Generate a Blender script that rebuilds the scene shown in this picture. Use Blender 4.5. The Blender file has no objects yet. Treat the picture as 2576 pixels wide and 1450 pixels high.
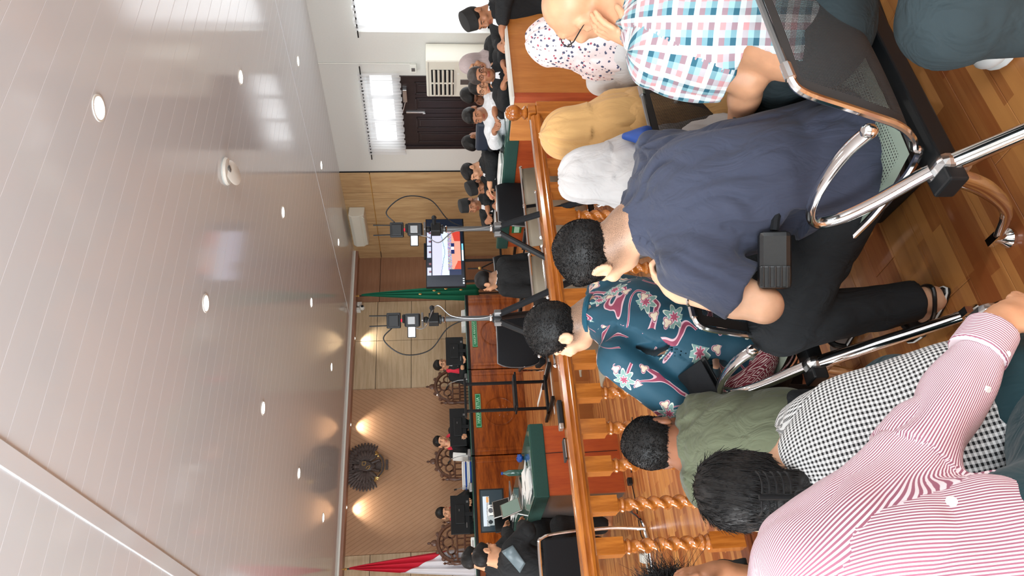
import bpy, math, random
import numpy as np
from mathutils import Matrix, Vector
random.seed(7)
PI = math.pi
C = bpy.context.scene.collection
SC = bpy.context.scene
# ---------------------------------------------------------------- camera (the photograph was taken with the phone on its side)
FPX = 1848.7
YAW, PITCH, ROLL = 0.56226436, 0.09492143, 0.02319467
H = 1.55
def _axes():
    cy, sy, cp, sp = math.cos(YAW), math.sin(YAW), math.cos(PITCH), math.sin(PITCH)
    f = np.array([sy*cp, cy*cp, -sp]); r = np.array([cy, -sy, 0.0]); d = np.cross(f, r)
    cr, sr = math.cos(ROLL), math.sin(ROLL)
    return r*cr+d*sr, -r*sr+d*cr, f
AR, AD, AF = _axes()
CAM = np.array([0, 0, H])
cd = bpy.data.cameras.new('camera'); cam = bpy.data.objects.new('camera', cd); C.objects.link(cam)
cd.sensor_width = 36; cd.lens = 36*FPX/2576; cd.clip_start = .05
cam.matrix_world = Matrix(((AD[0], AR[0], -AF[0], CAM[0]), (AD[1], AR[1], -AF[1], CAM[1]), (AD[2], AR[2], -AF[2], CAM[2]), (0, 0, 0, 1)))
SC.camera = cam
SC.view_settings.view_transform = 'Standard'; SC.view_settings.look = 'None'
SC.view_settings.gamma = 1; SC.view_settings.use_curve_mapping = False
SC.view_settings.exposure = 0.0
w = bpy.data.worlds.new('world'); SC.world = w; w.use_nodes = True
w.node_tree.nodes['Background'].inputs[0].default_value = (.80, .90, 1, 1)
w.node_tree.nodes['Background'].inputs[1].default_value = 1.0
def area(name, loc, target, sx, sy, power, col=(1, 1, 1), spread=180):
    l = bpy.data.lights.new(name, 'AREA'); l.shape = 'RECTANGLE'; l.size = sx; l.size_y = sy; l.energy = power; l.color = col
    l.spread = math.radians(spread)
    o = bpy.data.objects.new(name, l); C.objects.link(o); o.location = loc
    o.rotation_euler = (Vector(target)-Vector(loc)).to_track_quat('-Z', 'Y').to_euler()
    return o
ZC = 3.2      # ceiling height
XW = 8.3      # window wall
YW = 11.9     # judges' wall
XL, YB = -3.2, -3.0   # left wall and rear wall, behind the camera
# daylight through the windows of the left and rear walls (outside the frame) and of the right wall
area('daylight_left', (XL+.12, 0.2, 1.9), (3, .8, 3.2), 3.4, 1.7, 400, (.86, .94, 1))
area('daylight_left_far', (XL+.12, 6.5, 1.9), (3, 6.5, 3.0), 3.0, 1.6, 190, (.95, .98, 1))
area('daylight_rear', (1.6, YB+.12, 1.9), (1.6, 3, 2.3), 3.4, 1.7, 125, (.86, .94, 1))
# ---------------------------------------------------------------- from the photograph to the room
def ray(px, py):
    return AR*((1450-py-725)/FPX)+AD*((px-1288)/FPX)+AF
def at(px, py, w):
    return CAM+ray(px, py)*w
def onz(px, py, z):
    D = ray(px, py); return CAM+D*((z-H)/D[2])
def ony(px, py, y):
    D = ray(px, py); return CAM+D*(y/D[1])
def onx(px, py, x):
    D = ray(px, py); return CAM+D*(x/D[0])
V3 = lambda *a: np.array(a if len(a) == 3 else a[0], float)
def nrm(v):
    v = np.asarray(v, float); return v/(np.linalg.norm(v)+1e-12)
UP = np.array([0, 0, 1.0])
# ---------------------------------------------------------------- things, parts
def tag(o, label=None, cat=None, group=None, kind=None):
    if label: o['label'] = label
    if cat: o['category'] = cat
    if group: o['group'] = group
    if kind: o['kind'] = kind
    return o
def thing(name, label, cat, loc=(0, 0, 0), rz=0, group=None):
    o = bpy.data.objects.new(name, None); C.objects.link(o); o.empty_display_size = .1
    o.location = [float(v) for v in loc]; o.rotation_euler = (0, 0, rz)
    return tag(o, label, cat, group)
def dup(o, loc=None, rz=None, label=None, group=None, parent=None):
    c = o.copy(); C.objects.link(c)
    if parent is not None: c.parent = parent
    if loc is not None: c.location = [float(v) for v in loc]
    if rz is not None: c.rotation_euler = (0, 0, rz)
    if label: c['label'] = label
    if group: c['group'] = group
    for ch in list(o.children): dup(ch, parent=c)
    return c
def origin(parent):
    p = np.zeros(3)
    while parent is not None:
        p = p+np.array(parent.location); parent = parent.parent
    return p
def mesh_obj(name, V, F, mat, parent=None, smooth=False, sharp=None, mi=None, local=False):
    V = np.asarray(V, float)
    if parent is not None and not local: V = V-origin(parent)
    me = bpy.data.meshes.new(name)
    if isinstance(F, np.ndarray) and F.ndim == 2:
        n = len(F); k = F.shape[1]
        me.vertices.add(len(V)); me.vertices.foreach_set('co', V.astype(np.float32).ravel())
        me.loops.add(n*k); me.loops.foreach_set('vertex_index', F.astype(np.int32).ravel())
        me.polygons.add(n); me.polygons.foreach_set('loop_start', np.arange(0, n*k, k, dtype=np.int32))
        me.update(calc_edges=True); me.validate()
    else:
        me.from_pydata([tuple(v) for v in V], [], [tuple(int(i) for i in f) for f in F]); me.update()
    for m in (mat if isinstance(mat, (list, tuple)) else [mat]): me.materials.append(m)
    if mi is not None: me.polygons.foreach_set('material_index', np.asarray(mi, np.int32))
    if smooth:
        me.polygons.foreach_set('use_smooth', np.ones(len(me.polygons), bool))
        if sharp: me.set_sharp_from_angle(angle=math.radians(sharp))
    o = bpy.data.objects.new(name, me); C.objects.link(o)
    if parent is not None: o.parent = parent
    return o
def rotm(axis, a):
    return np.array(Matrix.Rotation(a, 3, Vector(axis)))
def frame(x=None, y=None, z=None):
    """orthonormal rows x, y, z from two given directions"""
    if z is not None and x is not None: z = nrm(z); y = nrm(np.cross(z, x)); x = np.cross(y, z)
    elif y is not None and z is not None: z = nrm(z); x = nrm(np.cross(y, z)); y = np.cross(z, x)
    elif x is not None: x = nrm(x); z = nrm(np.cross(x, y)); y = np.cross(z, x)
    return np.array([x, y, z])
def path(pts, n=6, closed=False):
    """Catmull-Rom through the points"""
    P = [np.asarray(p, float) for p in pts]; m = len(P); out = []
    rng = range(m if closed else m-1)
    for i in rng:
        p0 = P[(i-1) % m] if closed or i > 0 else 2*P[0]-P[1]
        p1 = P[i]; p2 = P[(i+1) % m]
        p3 = P[(i+2) % m] if closed or i+2 < m else 2*P[-1]-P[-2]
        for k in range(n):
            t = k/n
            out.append(.5*((2*p1)+(-p0+p2)*t+(2*p0-5*p1+4*p2-p3)*t*t+(-p0+3*p1-3*p2+p3)*t**3))
    if not closed: out.append(P[-1])
    return np.array(out)
class MB:
    def __init__(s): s.v = []; s.f = []; s.m = []; s.cm = 0
    def add(s, V, F):
        b = sum(len(a) for a in s.v); s.v.append(np.asarray(V, float))
        for f in F: s.f.append([i+b for i in f]); s.m.append(s.cm)
        return s
    def box(s, x0, x1, y0, y1, z0, z1):
        V = [(x, y, z) for x in (x0, x1) for y in (y0, y1) for z in (z0, z1)]
        return s.add(V, [(0, 1, 3, 2), (4, 6, 7, 5), (0, 4, 5, 1), (2, 3, 7, 6), (0, 2, 6, 4), (1, 5, 7, 3)])
    def cbox(s, c, size, R=None):
        R = np.eye(3) if R is None else R
        V = np.array([(x, y, z) for x in (-.5, .5) for y in (-.5, .5) for z in (-.5, .5)])*np.array(size)
        return s.add(np.asarray(c, float)+V@R, [(0, 1, 3, 2), (4, 6, 7, 5), (0, 4, 5, 1), (2, 3, 7, 6), (0, 2, 6, 4), (1, 5, 7, 3)])
    def slab(s, poly, a, b):
        """extrude a polygon (list of 3-D points) by the vector b-a"""
        P = np.asarray(poly, float); n = len(P); off = np.asarray(b, float)-np.asarray(a, float)
        V = np.vstack([P, P+off]); F = [tuple(range(n)), tuple(range(2*n-1, n-1, -1))]
        F += [(i, i+n, (i+1) % n+n, (i+1) % n) for i in range(n)]
        return s.add(V, F)
    def tube(s, P, r, n=10, closed=False, sq=1.0, side=None, caps=True):
        P = np.asarray(P, float); m = len(P)
        r = np.full(m, r, float) if np.isscalar(r) else np.interp(np.linspace(0, 1, m), np.linspace(0, 1, len(r)), r)
        T = np.array([nrm(P[(i+1) % m]-P[i-1]) if closed else nrm(P[min(i+1, m-1)]-P[max(i-1, 0)]) for i in range(m)])
        u = np.asarray(side, float) if side is not None else (np.array([0, 0, 1.]) if abs(T[0][2]) < .9 else np.array([1., 0, 0]))
        V = []
        for i in range(m):
            if side is not None: u = np.asarray(side, float)
            u = nrm(u-T[i]*(u@T[i])); q = np.cross(T[i], u)
            for k in range(n):
                a = 2*PI*k/n; V.append(P[i]+r[i]*(u*math.cos(a)*sq+q*math.sin(a)))
        F = []
        for i in range(m if closed else m-1):
            j = (i+1) % m
            for k in range(n): F.append((i*n+k, i*n+(k+1) % n, j*n+(k+1) % n, j*n+k))
        if not closed and caps: F += [tuple(range(n-1, -1, -1)), tuple(range((m-1)*n, m*n))]
        return s.add(V, F)
    def lathe(s, prof, c=(0, 0, 0), n=20, R=None, a0=0, a1=2*PI):
        R = np.eye(3) if R is None else R; m = len(prof); V = []
        full = abs(a1-a0-2*PI) < 1e-6; nn = n if full else n+1
        for r, z in prof:
            for k in range(nn):
                a = a0+(a1-a0)*k/n; V.append((r*math.cos(a), r*math.sin(a), z))
        F = [(i*nn+k, i*nn+(k+1) % nn, (i+1)*nn+(k+1) % nn, (i+1)*nn+k) for i in range(m-1) for k in range(n)]
        if full: F += [tuple(range(n-1, -1, -1)), tuple(range((m-1)*nn, m*nn))]
        return s.add(np.asarray(c, float)+np.array(V)@R, F)
    def ball(s, c, r, n=12, R=None):
        r = np.broadcast_to(np.asarray(r, float), 3); m = n//2
        V = np.array([(math.sin(PI*i/m)*math.cos(2*PI*k/n), math.sin(PI*i/m)*math.sin(2*PI*k/n), math.cos(PI*i/m)) for i in range(m+1) for k in range(n)])*r
        if R is not None: V = V@R
        return s.add(np.asarray(c, float)+V, [(i*n+k, (i+1)*n+k, (i+1)*n+(k+1) % n, i*n+(k+1) % n) for i in range(m) for k in range(n)])
    def build(s, name, mat, parent=None, smooth=False, sharp=35, bev=0, local=False):
        o = mesh_obj(name, np.vstack(s.v), s.f, mat, parent, smooth, sharp, s.m if isinstance(mat, (list, tuple)) else None, local)
        if bev:
            b = o.modifiers.new('bevel', 'BEVEL'); b.width = bev; b.segments = 2; b.limit_method = 'ANGLE'; b.angle_limit = .6
            b.harden_normals = False
        return o
def box(name, mat, parent, x0, x1, y0, y1, z0, z1, bev=0, **k):
    return MB().box(x0, x1, y0, y1, z0, z1).build(name, mat, parent, bev=bev, **k)
def struct(o): o['kind'] = 'structure'; return o
# ---------------------------------------------------------------- materials
class E:
    """a node socket that can be calculated with"""
    def __init__(s, nt, sock): s.nt = nt; s.s = sock
    def _op(s, op, *a, clamp=False):
        n = s.nt.nodes.new('ShaderNodeMath'); n.operation = op; n.use_clamp = clamp
        for i, x in enumerate((s,)+a):
            if isinstance(x, E): s.nt.links.new(x.s, n.inputs[i])
            else: n.inputs[i].default_value = float(x)
        return E(s.nt, n.outputs[0])
    def __add__(s, o): return s._op('ADD', o)
    def __sub__(s, o): return s._op('SUBTRACT', o)
    def __mul__(s, o): return s._op('MULTIPLY', o)
    def __truediv__(s, o): return s._op('DIVIDE', o)
    def lt(s, o): return s._op('LESS_THAN', o)
    def gt(s, o): return s._op('GREATER_THAN', o)
    def mod(s, o): return s._op('FLOORED_MODULO', o)
    def floor(s): return s._op('FLOOR')
    def abs(s): return s._op('ABSOLUTE')
    def cos(s): return s._op('COSINE')
    def max(s, o): return s._op('MAXIMUM', o)
    def min(s, o): return s._op('MINIMUM', o)
    def pow(s, o): return s._op('POWER', o)
    def step(s, a, b):
        n = s.nt.nodes.new('ShaderNodeMapRange'); n.interpolation_type = 'SMOOTHSTEP'
        s.nt.links.new(s.s, n.inputs[0]); n.inputs[1].default_value = a; n.inputs[2].default_value = b
        return E(s.nt, n.outputs[0])
class Mat:
    def __init__(s, name, col=(.5, .5, .5), rough=.5, metal=0, spec=.5, coat=0):
        s.m = bpy.data.materials.new(name); s.m.use_nodes = True; s.nt = s.m.node_tree
        s.b = s.nt.nodes['Principled BSDF']; s.b.inputs['Base Color'].default_value = (*col, 1)
        s.b.inputs['Roughness'].default_value = rough; s.b.inputs['Metallic'].default_value = metal
        s.b.inputs['Specular IOR Level'].default_value = spec; s.b.inputs['Coat Weight'].default_value = coat
        s.b.inputs['Coat Roughness'].default_value = .12
        s.bumps = None
    def coord(s, kind='Object', scale=(1, 1, 1), rot=(0, 0, 0), attr=None):
        if attr:
            n = s.nt.nodes.new('ShaderNodeAttribute'); n.attribute_name = attr; out = n.outputs['Vector']
        elif kind == 'World':
            n = s.nt.nodes.new('ShaderNodeNewGeometry'); out = n.outputs['Position']
        else:
            n = s.nt.nodes.new('ShaderNodeTexCoord'); out = n.outputs[kind]
        mp = s.nt.nodes.new('ShaderNodeMapping'); mp.inputs['Scale'].default_value = scale; mp.inputs['Rotation'].default_value = rot
        s.nt.links.new(out, mp.inputs[0]); return mp.outputs[0]
    def xyz(s, vec):
        n = s.nt.nodes.new('ShaderNodeSeparateXYZ'); s.nt.links.new(vec, n.inputs[0]); return [E(s.nt, n.outputs[i]) for i in range(3)]
    def vec(s, x, y, z=0.0):
        n = s.nt.nodes.new('ShaderNodeCombineXYZ')
        for i, a in enumerate((x, y, z)):
            if isinstance(a, E): s.nt.links.new(a.s, n.inputs[i])
            else: n.inputs[i].default_value = a
        return n.outputs[0]
    def noise(s, vec, scale=5, detail=3, rough=.5, dist=0):
        n = s.nt.nodes.new('ShaderNodeTexNoise'); n.inputs['Scale'].default_value = scale; n.inputs['Detail'].default_value = detail
        n.inputs['Roughness'].default_value = rough; n.inputs['Distortion'].default_value = dist
        s.nt.links.new(vec, n.inputs['Vector']); return E(s.nt, n.outputs['Fac'])
    def white(s, vec):
        n = s.nt.nodes.new('ShaderNodeTexWhiteNoise'); s.nt.links.new(vec, n.inputs['Vector']); return E(s.nt, n.outputs['Value'])
    def voro(s, vec, scale=1, rnd=1.0):
        n = s.nt.nodes.new('ShaderNodeTexVoronoi'); n.inputs['Scale'].default_value = scale; n.inputs['Randomness'].default_value = rnd
        s.nt.links.new(vec, n.inputs['Vector']); return n
    def mix(s, f, a, b):
        n = s.nt.nodes.new('ShaderNodeMix'); n.data_type = 'RGBA'
        for i, x in ((0, f), (6, a), (7, b)):
            if isinstance(x, E): s.nt.links.new(x.s, n.inputs[i])
            elif isinstance(x, bpy.types.NodeSocket): s.nt.links.new(x, n.inputs[i])
            elif i: n.inputs[i].default_value = (*x, 1)
            else: n.inputs[0].default_value = x
        return n.outputs[2]
    def color(s, sock): s.nt.links.new(sock, s.b.inputs['Base Color']); return s
    def roughn(s, e): s.nt.links.new(e.s, s.b.inputs['Roughness']); return s
    def bump(s, e, strength=.3, dist=.01):
        n = s.nt.nodes.new('ShaderNodeBump'); n.inputs['Strength'].default_value = strength; n.inputs['Distance'].default_value = dist
        s.nt.links.new(e.s, n.inputs['Height'])
        if s.bumps: s.nt.links.new(s.bumps, n.inputs['Normal'])
        s.bumps = n.outputs[0]; s.nt.links.new(s.bumps, s.b.inputs['Normal']); return s
    def glow(s, col, k): s.b.inputs['Emission Color'].default_value = (*col, 1); s.b.inputs['Emission Strength'].default_value = k; return s
def lin(r, g, b):
    return tuple(((c/255)/12.92 if c/255 < .04045 else ((c/255+.055)/1.055)**2.4) for c in (r, g, b))
def plain(name, col, rough=.5, metal=0, spec=.5, coat=0, grain=0, gs=60):
    k = Mat(name, col, rough, metal, spec, coat)
    if grain:
        n = k.noise(k.coord(), gs, 3); k.color(k.mix(n, tuple(c*(1-grain) for c in col), tuple(min(1, c*(1+grain)) for c in col)))
        k.bump(n, .12, .002)
    return k.m
def wood(name, c1, c2, scale=(1, 1, 1), rough=.35, coat=0, f=6, world=False):
    """scale: small along the grain"""
    k = Mat(name, c1, rough, coat=coat); v = k.coord('World' if world else 'Object', scale)
    a = k.noise(v, f, 4, .6, .4); b = k.noise(v, f*5, 2, .6)
    k.color(k.mix((a*.75+b*.25).step(.32, .68), c1, c2)); k.bump(b, .06, .002); return k.m
M = {}
M['plaster'] = plain('white_painted_plaster', lin(214, 214, 208), .7, grain=.03, gs=40)
M['white_plastic'] = plain('white_plastic', lin(226, 226, 218), .35)
M['ac'] = plain('air_conditioner_plastic', lin(222, 220, 206), .35)
M['black'] = plain('black_plastic', (.010, .011, .012), .42, spec=.3)
M['black_matte'] = plain('matte_black_fabric', (.012, .013, .015), .8, spec=.2, grain=.3, gs=200)
M['grey_metal'] = plain('grey_metal', (.22, .22, .22), .35, .8)
M['chrome'] = plain('chrome', (.78, .77, .76), .10, 1)
M['alu'] = plain('brushed_aluminium', (.6, .6, .6), .28, 1)
M['gold'] = plain('brass', (.75, .5, .18), .3, .9)
M['paper'] = plain('white_paper', lin(232, 232, 228), .7)
M['red_paper'] = plain('red_card', lin(190, 40, 50), .6)
M['blue'] = plain('blue_plastic', lin(25, 70, 150), .5)
M['dark_wood'] = wood('dark_door_wood', lin(44, 32, 32), lin(34, 24, 25), (4, 4, .5), .35)
M['rail_wood'] = wood('varnished_rail_wood', lin(186, 112, 42), lin(140, 74, 24), (.6, 5, 5), .22, .6, 5)
M['post_wood'] = wood('varnished_post_wood', lin(190, 116, 46), lin(150, 84, 28), (5, 5, .6), .22, .6, 5)
M['base_wood'] = wood('brown_base_board', lin(120, 66, 38), lin(95, 48, 26), (.5, 4, 4), .35, .3)
M['bench_wood'] = wood('polished_bench_wood', lin(168, 88, 30), lin(104, 46, 16), (.5, .5, 3.2), .22, .5, 4)
M['orange_wood'] = wood('orange_melamine', lin(182, 84, 38), lin(160, 66, 30), (3, 3, .4), .4, .2, 5)
M['cab_wood'] = wood('light_brown_melamine', lin(196, 128, 62), lin(176, 108, 48), (3, 3, .4), .4, .2, 5)
M['teak'] = wood('carved_teak', lin(110, 72, 50), lin(70, 42, 30), (3, 3, 3), .4, .2, 12)
M['pale_panel'] = wood('pale_oak_wall_panel', lin(204, 182, 150), lin(182, 158, 124), (.35, .35, 5), .45, 0, 5)
M['oak_side'] = wood('oak_side_wall_panel', lin(200, 168, 124), lin(172, 138, 96), (5, 2.5, .25), .45, 0, 5)
M['brown_panel'] = wood('brown_wall_panel', lin(160, 120, 92), lin(146, 106, 80), (.35, .35, 5), .5, 0, 5)
M['soffit'] = wood('brown_soffit', lin(160, 120, 100), lin(148, 108, 90), (.4, 4, 4), .4, 0, 4)
M['green_cloth'] = plain('dark_green_tablecloth', lin(24, 66, 58), .75, grain=.2, gs=90)
M['green_flag'] = plain('green_flag_cloth', lin(10, 110, 80), .8)
M['green_sign'] = plain('green_sign_plate', lin(10, 120, 70), .4)
M['sign_text'] = plain('pale_sign_lettering', lin(190, 235, 205), .4)
M['flag_red'] = plain('red_flag_cloth', lin(200, 20, 48), .75)
M['flag_white'] = plain('white_flag_cloth', lin(228, 226, 230), .75)
M['grey_seat'] = plain('beige_grey_seat_panel', lin(140, 130, 112), .55, grain=.12, gs=300)
M['glass_top'] = plain('glass_table_top', lin(60, 96, 84), .06, spec=.8)
def _panel_chevron():
    k = Mat('brown_wall_panel_with_diagonal_lines', (.3, .2, .15), .45); v = k.coord('World'); x, y, z = k.xyz(v)
    t = ((x-4.07).abs()*.9-z*.55)
    l = (t*16).mod(1.0).lt(.16); n = k.noise(k.coord('World', (1, 1, 1)), 8, 3)
    k.color(k.mix(l, k.mix(n, lin(186, 146, 112), lin(172, 132, 98)), lin(160, 120, 88))); k.bump(l, .2, .002); return k.m
M['chevron'] = _panel_chevron()
def _floor():
    k = Mat('laminate_floor', (.4, .2, .1), .32, coat=.15); x, y, z = k.xyz(k.coord('World'))
    row = (y/.13).floor(); col = ((x+row*.47)/1.2).floor()
    strip = k.white(k.vec((y/.0433).floor(), ((x+row*.47+(y/.0433).floor()*.31)/.55).floor(), 1.0))
    tone = k.white(k.vec(row, col, 3.0))
    g = k.noise(k.vec(x*1.2, y*26, row), 1.6, 4, .6, .3)
    f = (strip*.5+tone*.15+g*.45).step(.25, .85)
    k.color(k.mix(f, lin(200, 137, 76), lin(146, 80, 40))); k.roughn(g*.12+.26); return k.m
M['floor'] = _floor()
def _pvc():
    k = Mat('glossy_pvc_ceiling', lin(216, 223, 228), .1, spec=.5)
    n = k.noise(k.coord('World', (1, 14, 1)), 2, 2); k.bump(n, .03, .004); k.roughn(n*.04+.08); return k.m
M['pvc'] = _pvc()
def _curtain():
    k = Mat('sheer_white_curtain', (.9, .9, .9), .8)
    nt = k.nt; t = nt.nodes.new('ShaderNodeBsdfTranslucent'); t.inputs[0].default_value = (.95, .95, .95, 1)
    tr = nt.nodes.new('ShaderNodeBsdfTransparent'); a = nt.nodes.new('ShaderNodeMixShader'); b = nt.nodes.new('ShaderNodeMixShader')
    a.inputs[0].default_value = .6; b.inputs[0].default_value = .25
    nt.links.new(k.b.outputs[0], a.inputs[1]); nt.links.new(t.outputs[0], a.inputs[2]); nt.links.new(a.outputs[0], b.inputs[1]); nt.links.new(tr.outputs[0], b.inputs[2])
    nt.links.new(b.outputs[0], nt.nodes['Material Output'].inputs[0]); return k.m
M['curtain'] = _curtain()
def _emit(name, col, k): return Mat(name, col, .5).glow(col, k).m
M['lamp'] = _emit('lamp_diffuser', (1, .98, .95), 22)
M['spot'] = _emit('spot_lamp', (1, .93, .82), 14)
M['sky_glass'] = _emit('window_pane_with_daylight', (.93, .97, 1), 2.6)
M['lcd'] = _emit('camera_viewfinder', (.95, .97, 1), 1.3)
def _perf(name, col, scale, r, axes=(0, 1), rough=.4, attr='pc', stag=True):
    """sheet metal with real see-through holes"""
    k = Mat(name, col, rough, 0, spec=.25); v = k.xyz(k.coord(attr=attr)); a, b = v[axes[0]]*scale, v[axes[1]]*scale
    if stag: a = a+(b.floor().mod(2.0))*.5
    u = a.mod(1.0)-.5; w_ = b.mod(1.0)-.5
    hole = (u*u+w_*w_).lt(r*r)
    edge = v[2].gt(.5); hole = hole*(E(k.nt, edge.s))
    tr = k.nt.nodes.new('ShaderNodeBsdfTransparent'); mx = k.nt.nodes.new('ShaderNodeMixShader')
    k.nt.links.new(hole.s, mx.inputs[0]); k.nt.links.new(k.b.outputs[0], mx.inputs[1]); k.nt.links.new(tr.outputs[0], mx.inputs[2])
    k.nt.links.new(mx.outputs[0], k.nt.nodes['Material Output'].inputs[0]); return k.m
M['perf_back'] = _perf('perforated_dark_metal', (.046, .046, .046), 240, .27, rough=.6)
M['perf_seat'] = _perf('perforated_pale_green_metal', lin(150, 165, 150), 110, .22, stag=False)
# ================================================================ the room
# floor planks
fl = struct(box('floor', M['base_wood'], None, XL-.1, XW+.1, YB-.1, YW+.2, -.06, -.012))
def plank_mesh(nm, L, W, T, bev=.0012):
    V = np.array([(0, 0, -T), (L, 0, -T), (L, W, -T), (0, W, -T), (0, 0, -bev), (L, 0, -bev), (L, W, -bev), (0, W, -bev), (bev, bev, 0), (L-bev, bev, 0), (L-bev, W-bev, 0), (bev, W-bev, 0)])
    F = [(0, 1, 5, 4), (1, 2, 6, 5), (2, 3, 7, 6), (3, 0, 4, 7), (4, 5, 9, 8), (5, 6, 10, 9), (6, 7, 11, 10), (7, 4, 8, 11), (8, 9, 10, 11)]
    return V, F
PV, PF = plank_mesh('plank', 1.1985, .129, .011)
rest = MB(); proto = None; cnt = 0
for j in range(int((YW-YB)/.13)+2):
    for i in range(-4, 9):
        x = i*1.2-((j*.47) % 1.2); y = YB+.04+j*.13
        if x > XW or x+1.2 < XL: continue
        if .2 < y < 4.7 and -.9 < x < 3.3 and x < y*1.6+1.2 and cnt < 290:
            if proto is None: proto = mesh_obj('plank', PV, PF, M['floor'], fl, local=True)
            o = proto if cnt == 0 else dup(proto, parent=fl)
            o.location = (x, y, 0); cnt += 1
        else: rest.add(PV+np.array([x, y, 0]), PF)
o = rest.build('plank', M['floor'], fl); o['kind'] = 'stuff'
# raised judges' platform
da = struct(MB().box(2.6, XW, 8.95, YW, 0, .38).box(XL, 2.6, 9.5, YW, 0, .38).box(2.78, 4.95, 7.15, 8.95, 0, .38).build('dais', M['floor'], None))
# ceiling: long glossy panels that run across the room
ce = struct(box('ceiling', M['plaster'], None, XL-.1, XW+.1, YB-.1, YW+.2, ZC+.03, ZC+.1))
def ceil_panel(L):
    W = .165; b = .002; V = []; 
    prof = [(0, .012), (0, .0012), (b, 0), (W-b, 0), (W, .0012), (W, .012)]
    for x in (0, L): V += [(x, y, z) for y, z in prof]
    F = [(i, i+1, i+7, i+6) for i in range(5)]+[(0, 6, 11, 5)]
    return np.array(V), F
secs = [(XL, 1.03), (1.10, 6.73), (6.76, XW)]; protos = {}
k = 0
j = 0
while YB+j*.165 < YW:
    y = YB+j*.165; j += 1
    for s, (a, b) in enumerate(secs):
        if k >= 290: break
        if s not in protos:
            V, F = ceil_panel(b-a); protos[s] = mesh_obj('panel', V, F, M['pvc'], ce, local=True); o = protos[s]
        else: o = dup(protos[s], parent=ce)
        o.location = (a, y, ZC); k += 1
struct(MB().box(1.02, 1.11, YB, YW-.25, ZC-.008, ZC+.02).build('trim_1', M['pvc'], None, bev=.004))
struct(MB().box(6.725, 6.765, YB, YW-.25, ZC-.004, ZC+.02).build('trim_2', M['pvc'], None, bev=.002))
# window wall on the right with its openings
wm = MB()
T = .18
def wall_x(mb, x0, x1, y0, y1, z0, z1, holes):
    """wall slab facing -x with rectangular holes (ya, yb, za, zb), sorted along y"""
    y = y0
    for ya, yb, za, zb in holes:
        mb.box(x0, x1, y, ya, z0, z1)
        if za > z0: mb.box(x0, x1, ya, yb, z0, za)
        if zb < z1: mb.box(x0, x1, ya, yb, zb, z1)
        y = yb
    mb.box(x0, x1, y, y1, z0, z1)
wall_x(wm, XW, XW+T, YB, YW, 0, ZC+.05, [(3.9, 6.62, .8, 2.62), (7.37, 8.89, 0, 2.60)])
struct(wm.build('wall_right', M['plaster'], None))
def window(n, y0, y1, z0, z1, cols):
    w_ = struct(box('window_%d' % n, M['dark_wood'], None, XW+.10, XW+.16, y0, y0+.05, z0, z1))
    m = MB().box(XW+.10, XW+.16, y1-.05, y1, z0, z1).box(XW+.10, XW+.16, y0, y1, z1-.05, z1).box(XW+.10, XW+.16, y0, y1, z0, z0+.05)
    for i in range(1, cols): yy = y0+(y1-y0)*i/cols; m.box(XW+.10, XW+.16, yy-.03, yy+.03, z0, z1)
    m.build('frame', M['dark_wood'], w_)
    for i in range(cols):
        a = y0+(y1-y0)*i/cols+.03; b = y0+(y1-y0)*(i+1)/cols-.03
        box('pane', M['sky_glass'], w_, XW+.125, XW+.135, a, b, z0+.05, z1-.05)
    return w_
window(1, 3.9, 6.62, .8, 2.62, 3)
window(2, 7.40, 8.86, 2.16, 2.58, 3)
def curtain(y0, y1, z0, z1, label, amp=.02, waves=26):
    t = thing('curtain', label, 'curtain', (XW-.05, y0, z0))
    ny, nz = 170, 14; V = []; rs = np.random.RandomState(int(y0*10))
    ph = np.cumsum(rs.uniform(.6, 1.4, ny+1)); ph = ph/ph[-1]*waves*2*PI
    for j in range(nz+1):
        z = z1+(z0-z1)*j/nz; a = amp*(.6+.6*j/nz)
        for i in range(ny+1): V.append((XW-.05+a*math.sin(ph[i])+.004*math.sin(9*i), y0+(y1-y0)*i/ny, z+(.008*math.sin(ph[i]*.5) if j in (0, nz) else 0)))
    F = [(j*(ny+1)+i, j*(ny+1)+i+1, (j+1)*(ny+1)+i+1, (j+1)*(ny+1)+i) for j in range(nz) for i in range(ny)]
    mesh_obj('cloth', V, F, M['curtain'], t, smooth=True)
    MB().tube([(XW-.04, y0-.12, z1-.035), (XW-.04, y1+.12, z1-.035)], .009, 8).build('rod', M['black'], t, smooth=True)
    rg = None
    n = int((y1-y0)/.09)
    for i in range(n):
        y = y0+(i+.5)*(y1-y0)/n
        if rg is None:
            rg = MB().tube([(.016*math.cos(a), 0, .016*math.sin(a)) for a in np.linspace(0, 2*PI, 10, endpoint=False)], .004, 5, closed=True).build('ring', M['black'], t, smooth=True, local=True); o = rg
        else: o = dup(rg, parent=t)
        o.location = (.01, y-y0, z1-z0-.035)
    return t
curtain(3.95, 6.56, .86, 2.63, 'large sheer white curtain over the wide window at the right')
curtain(7.30, 8.97, 2.08, 2.67, 'short sheer white valance curtain over the window above the dark door')
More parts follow.
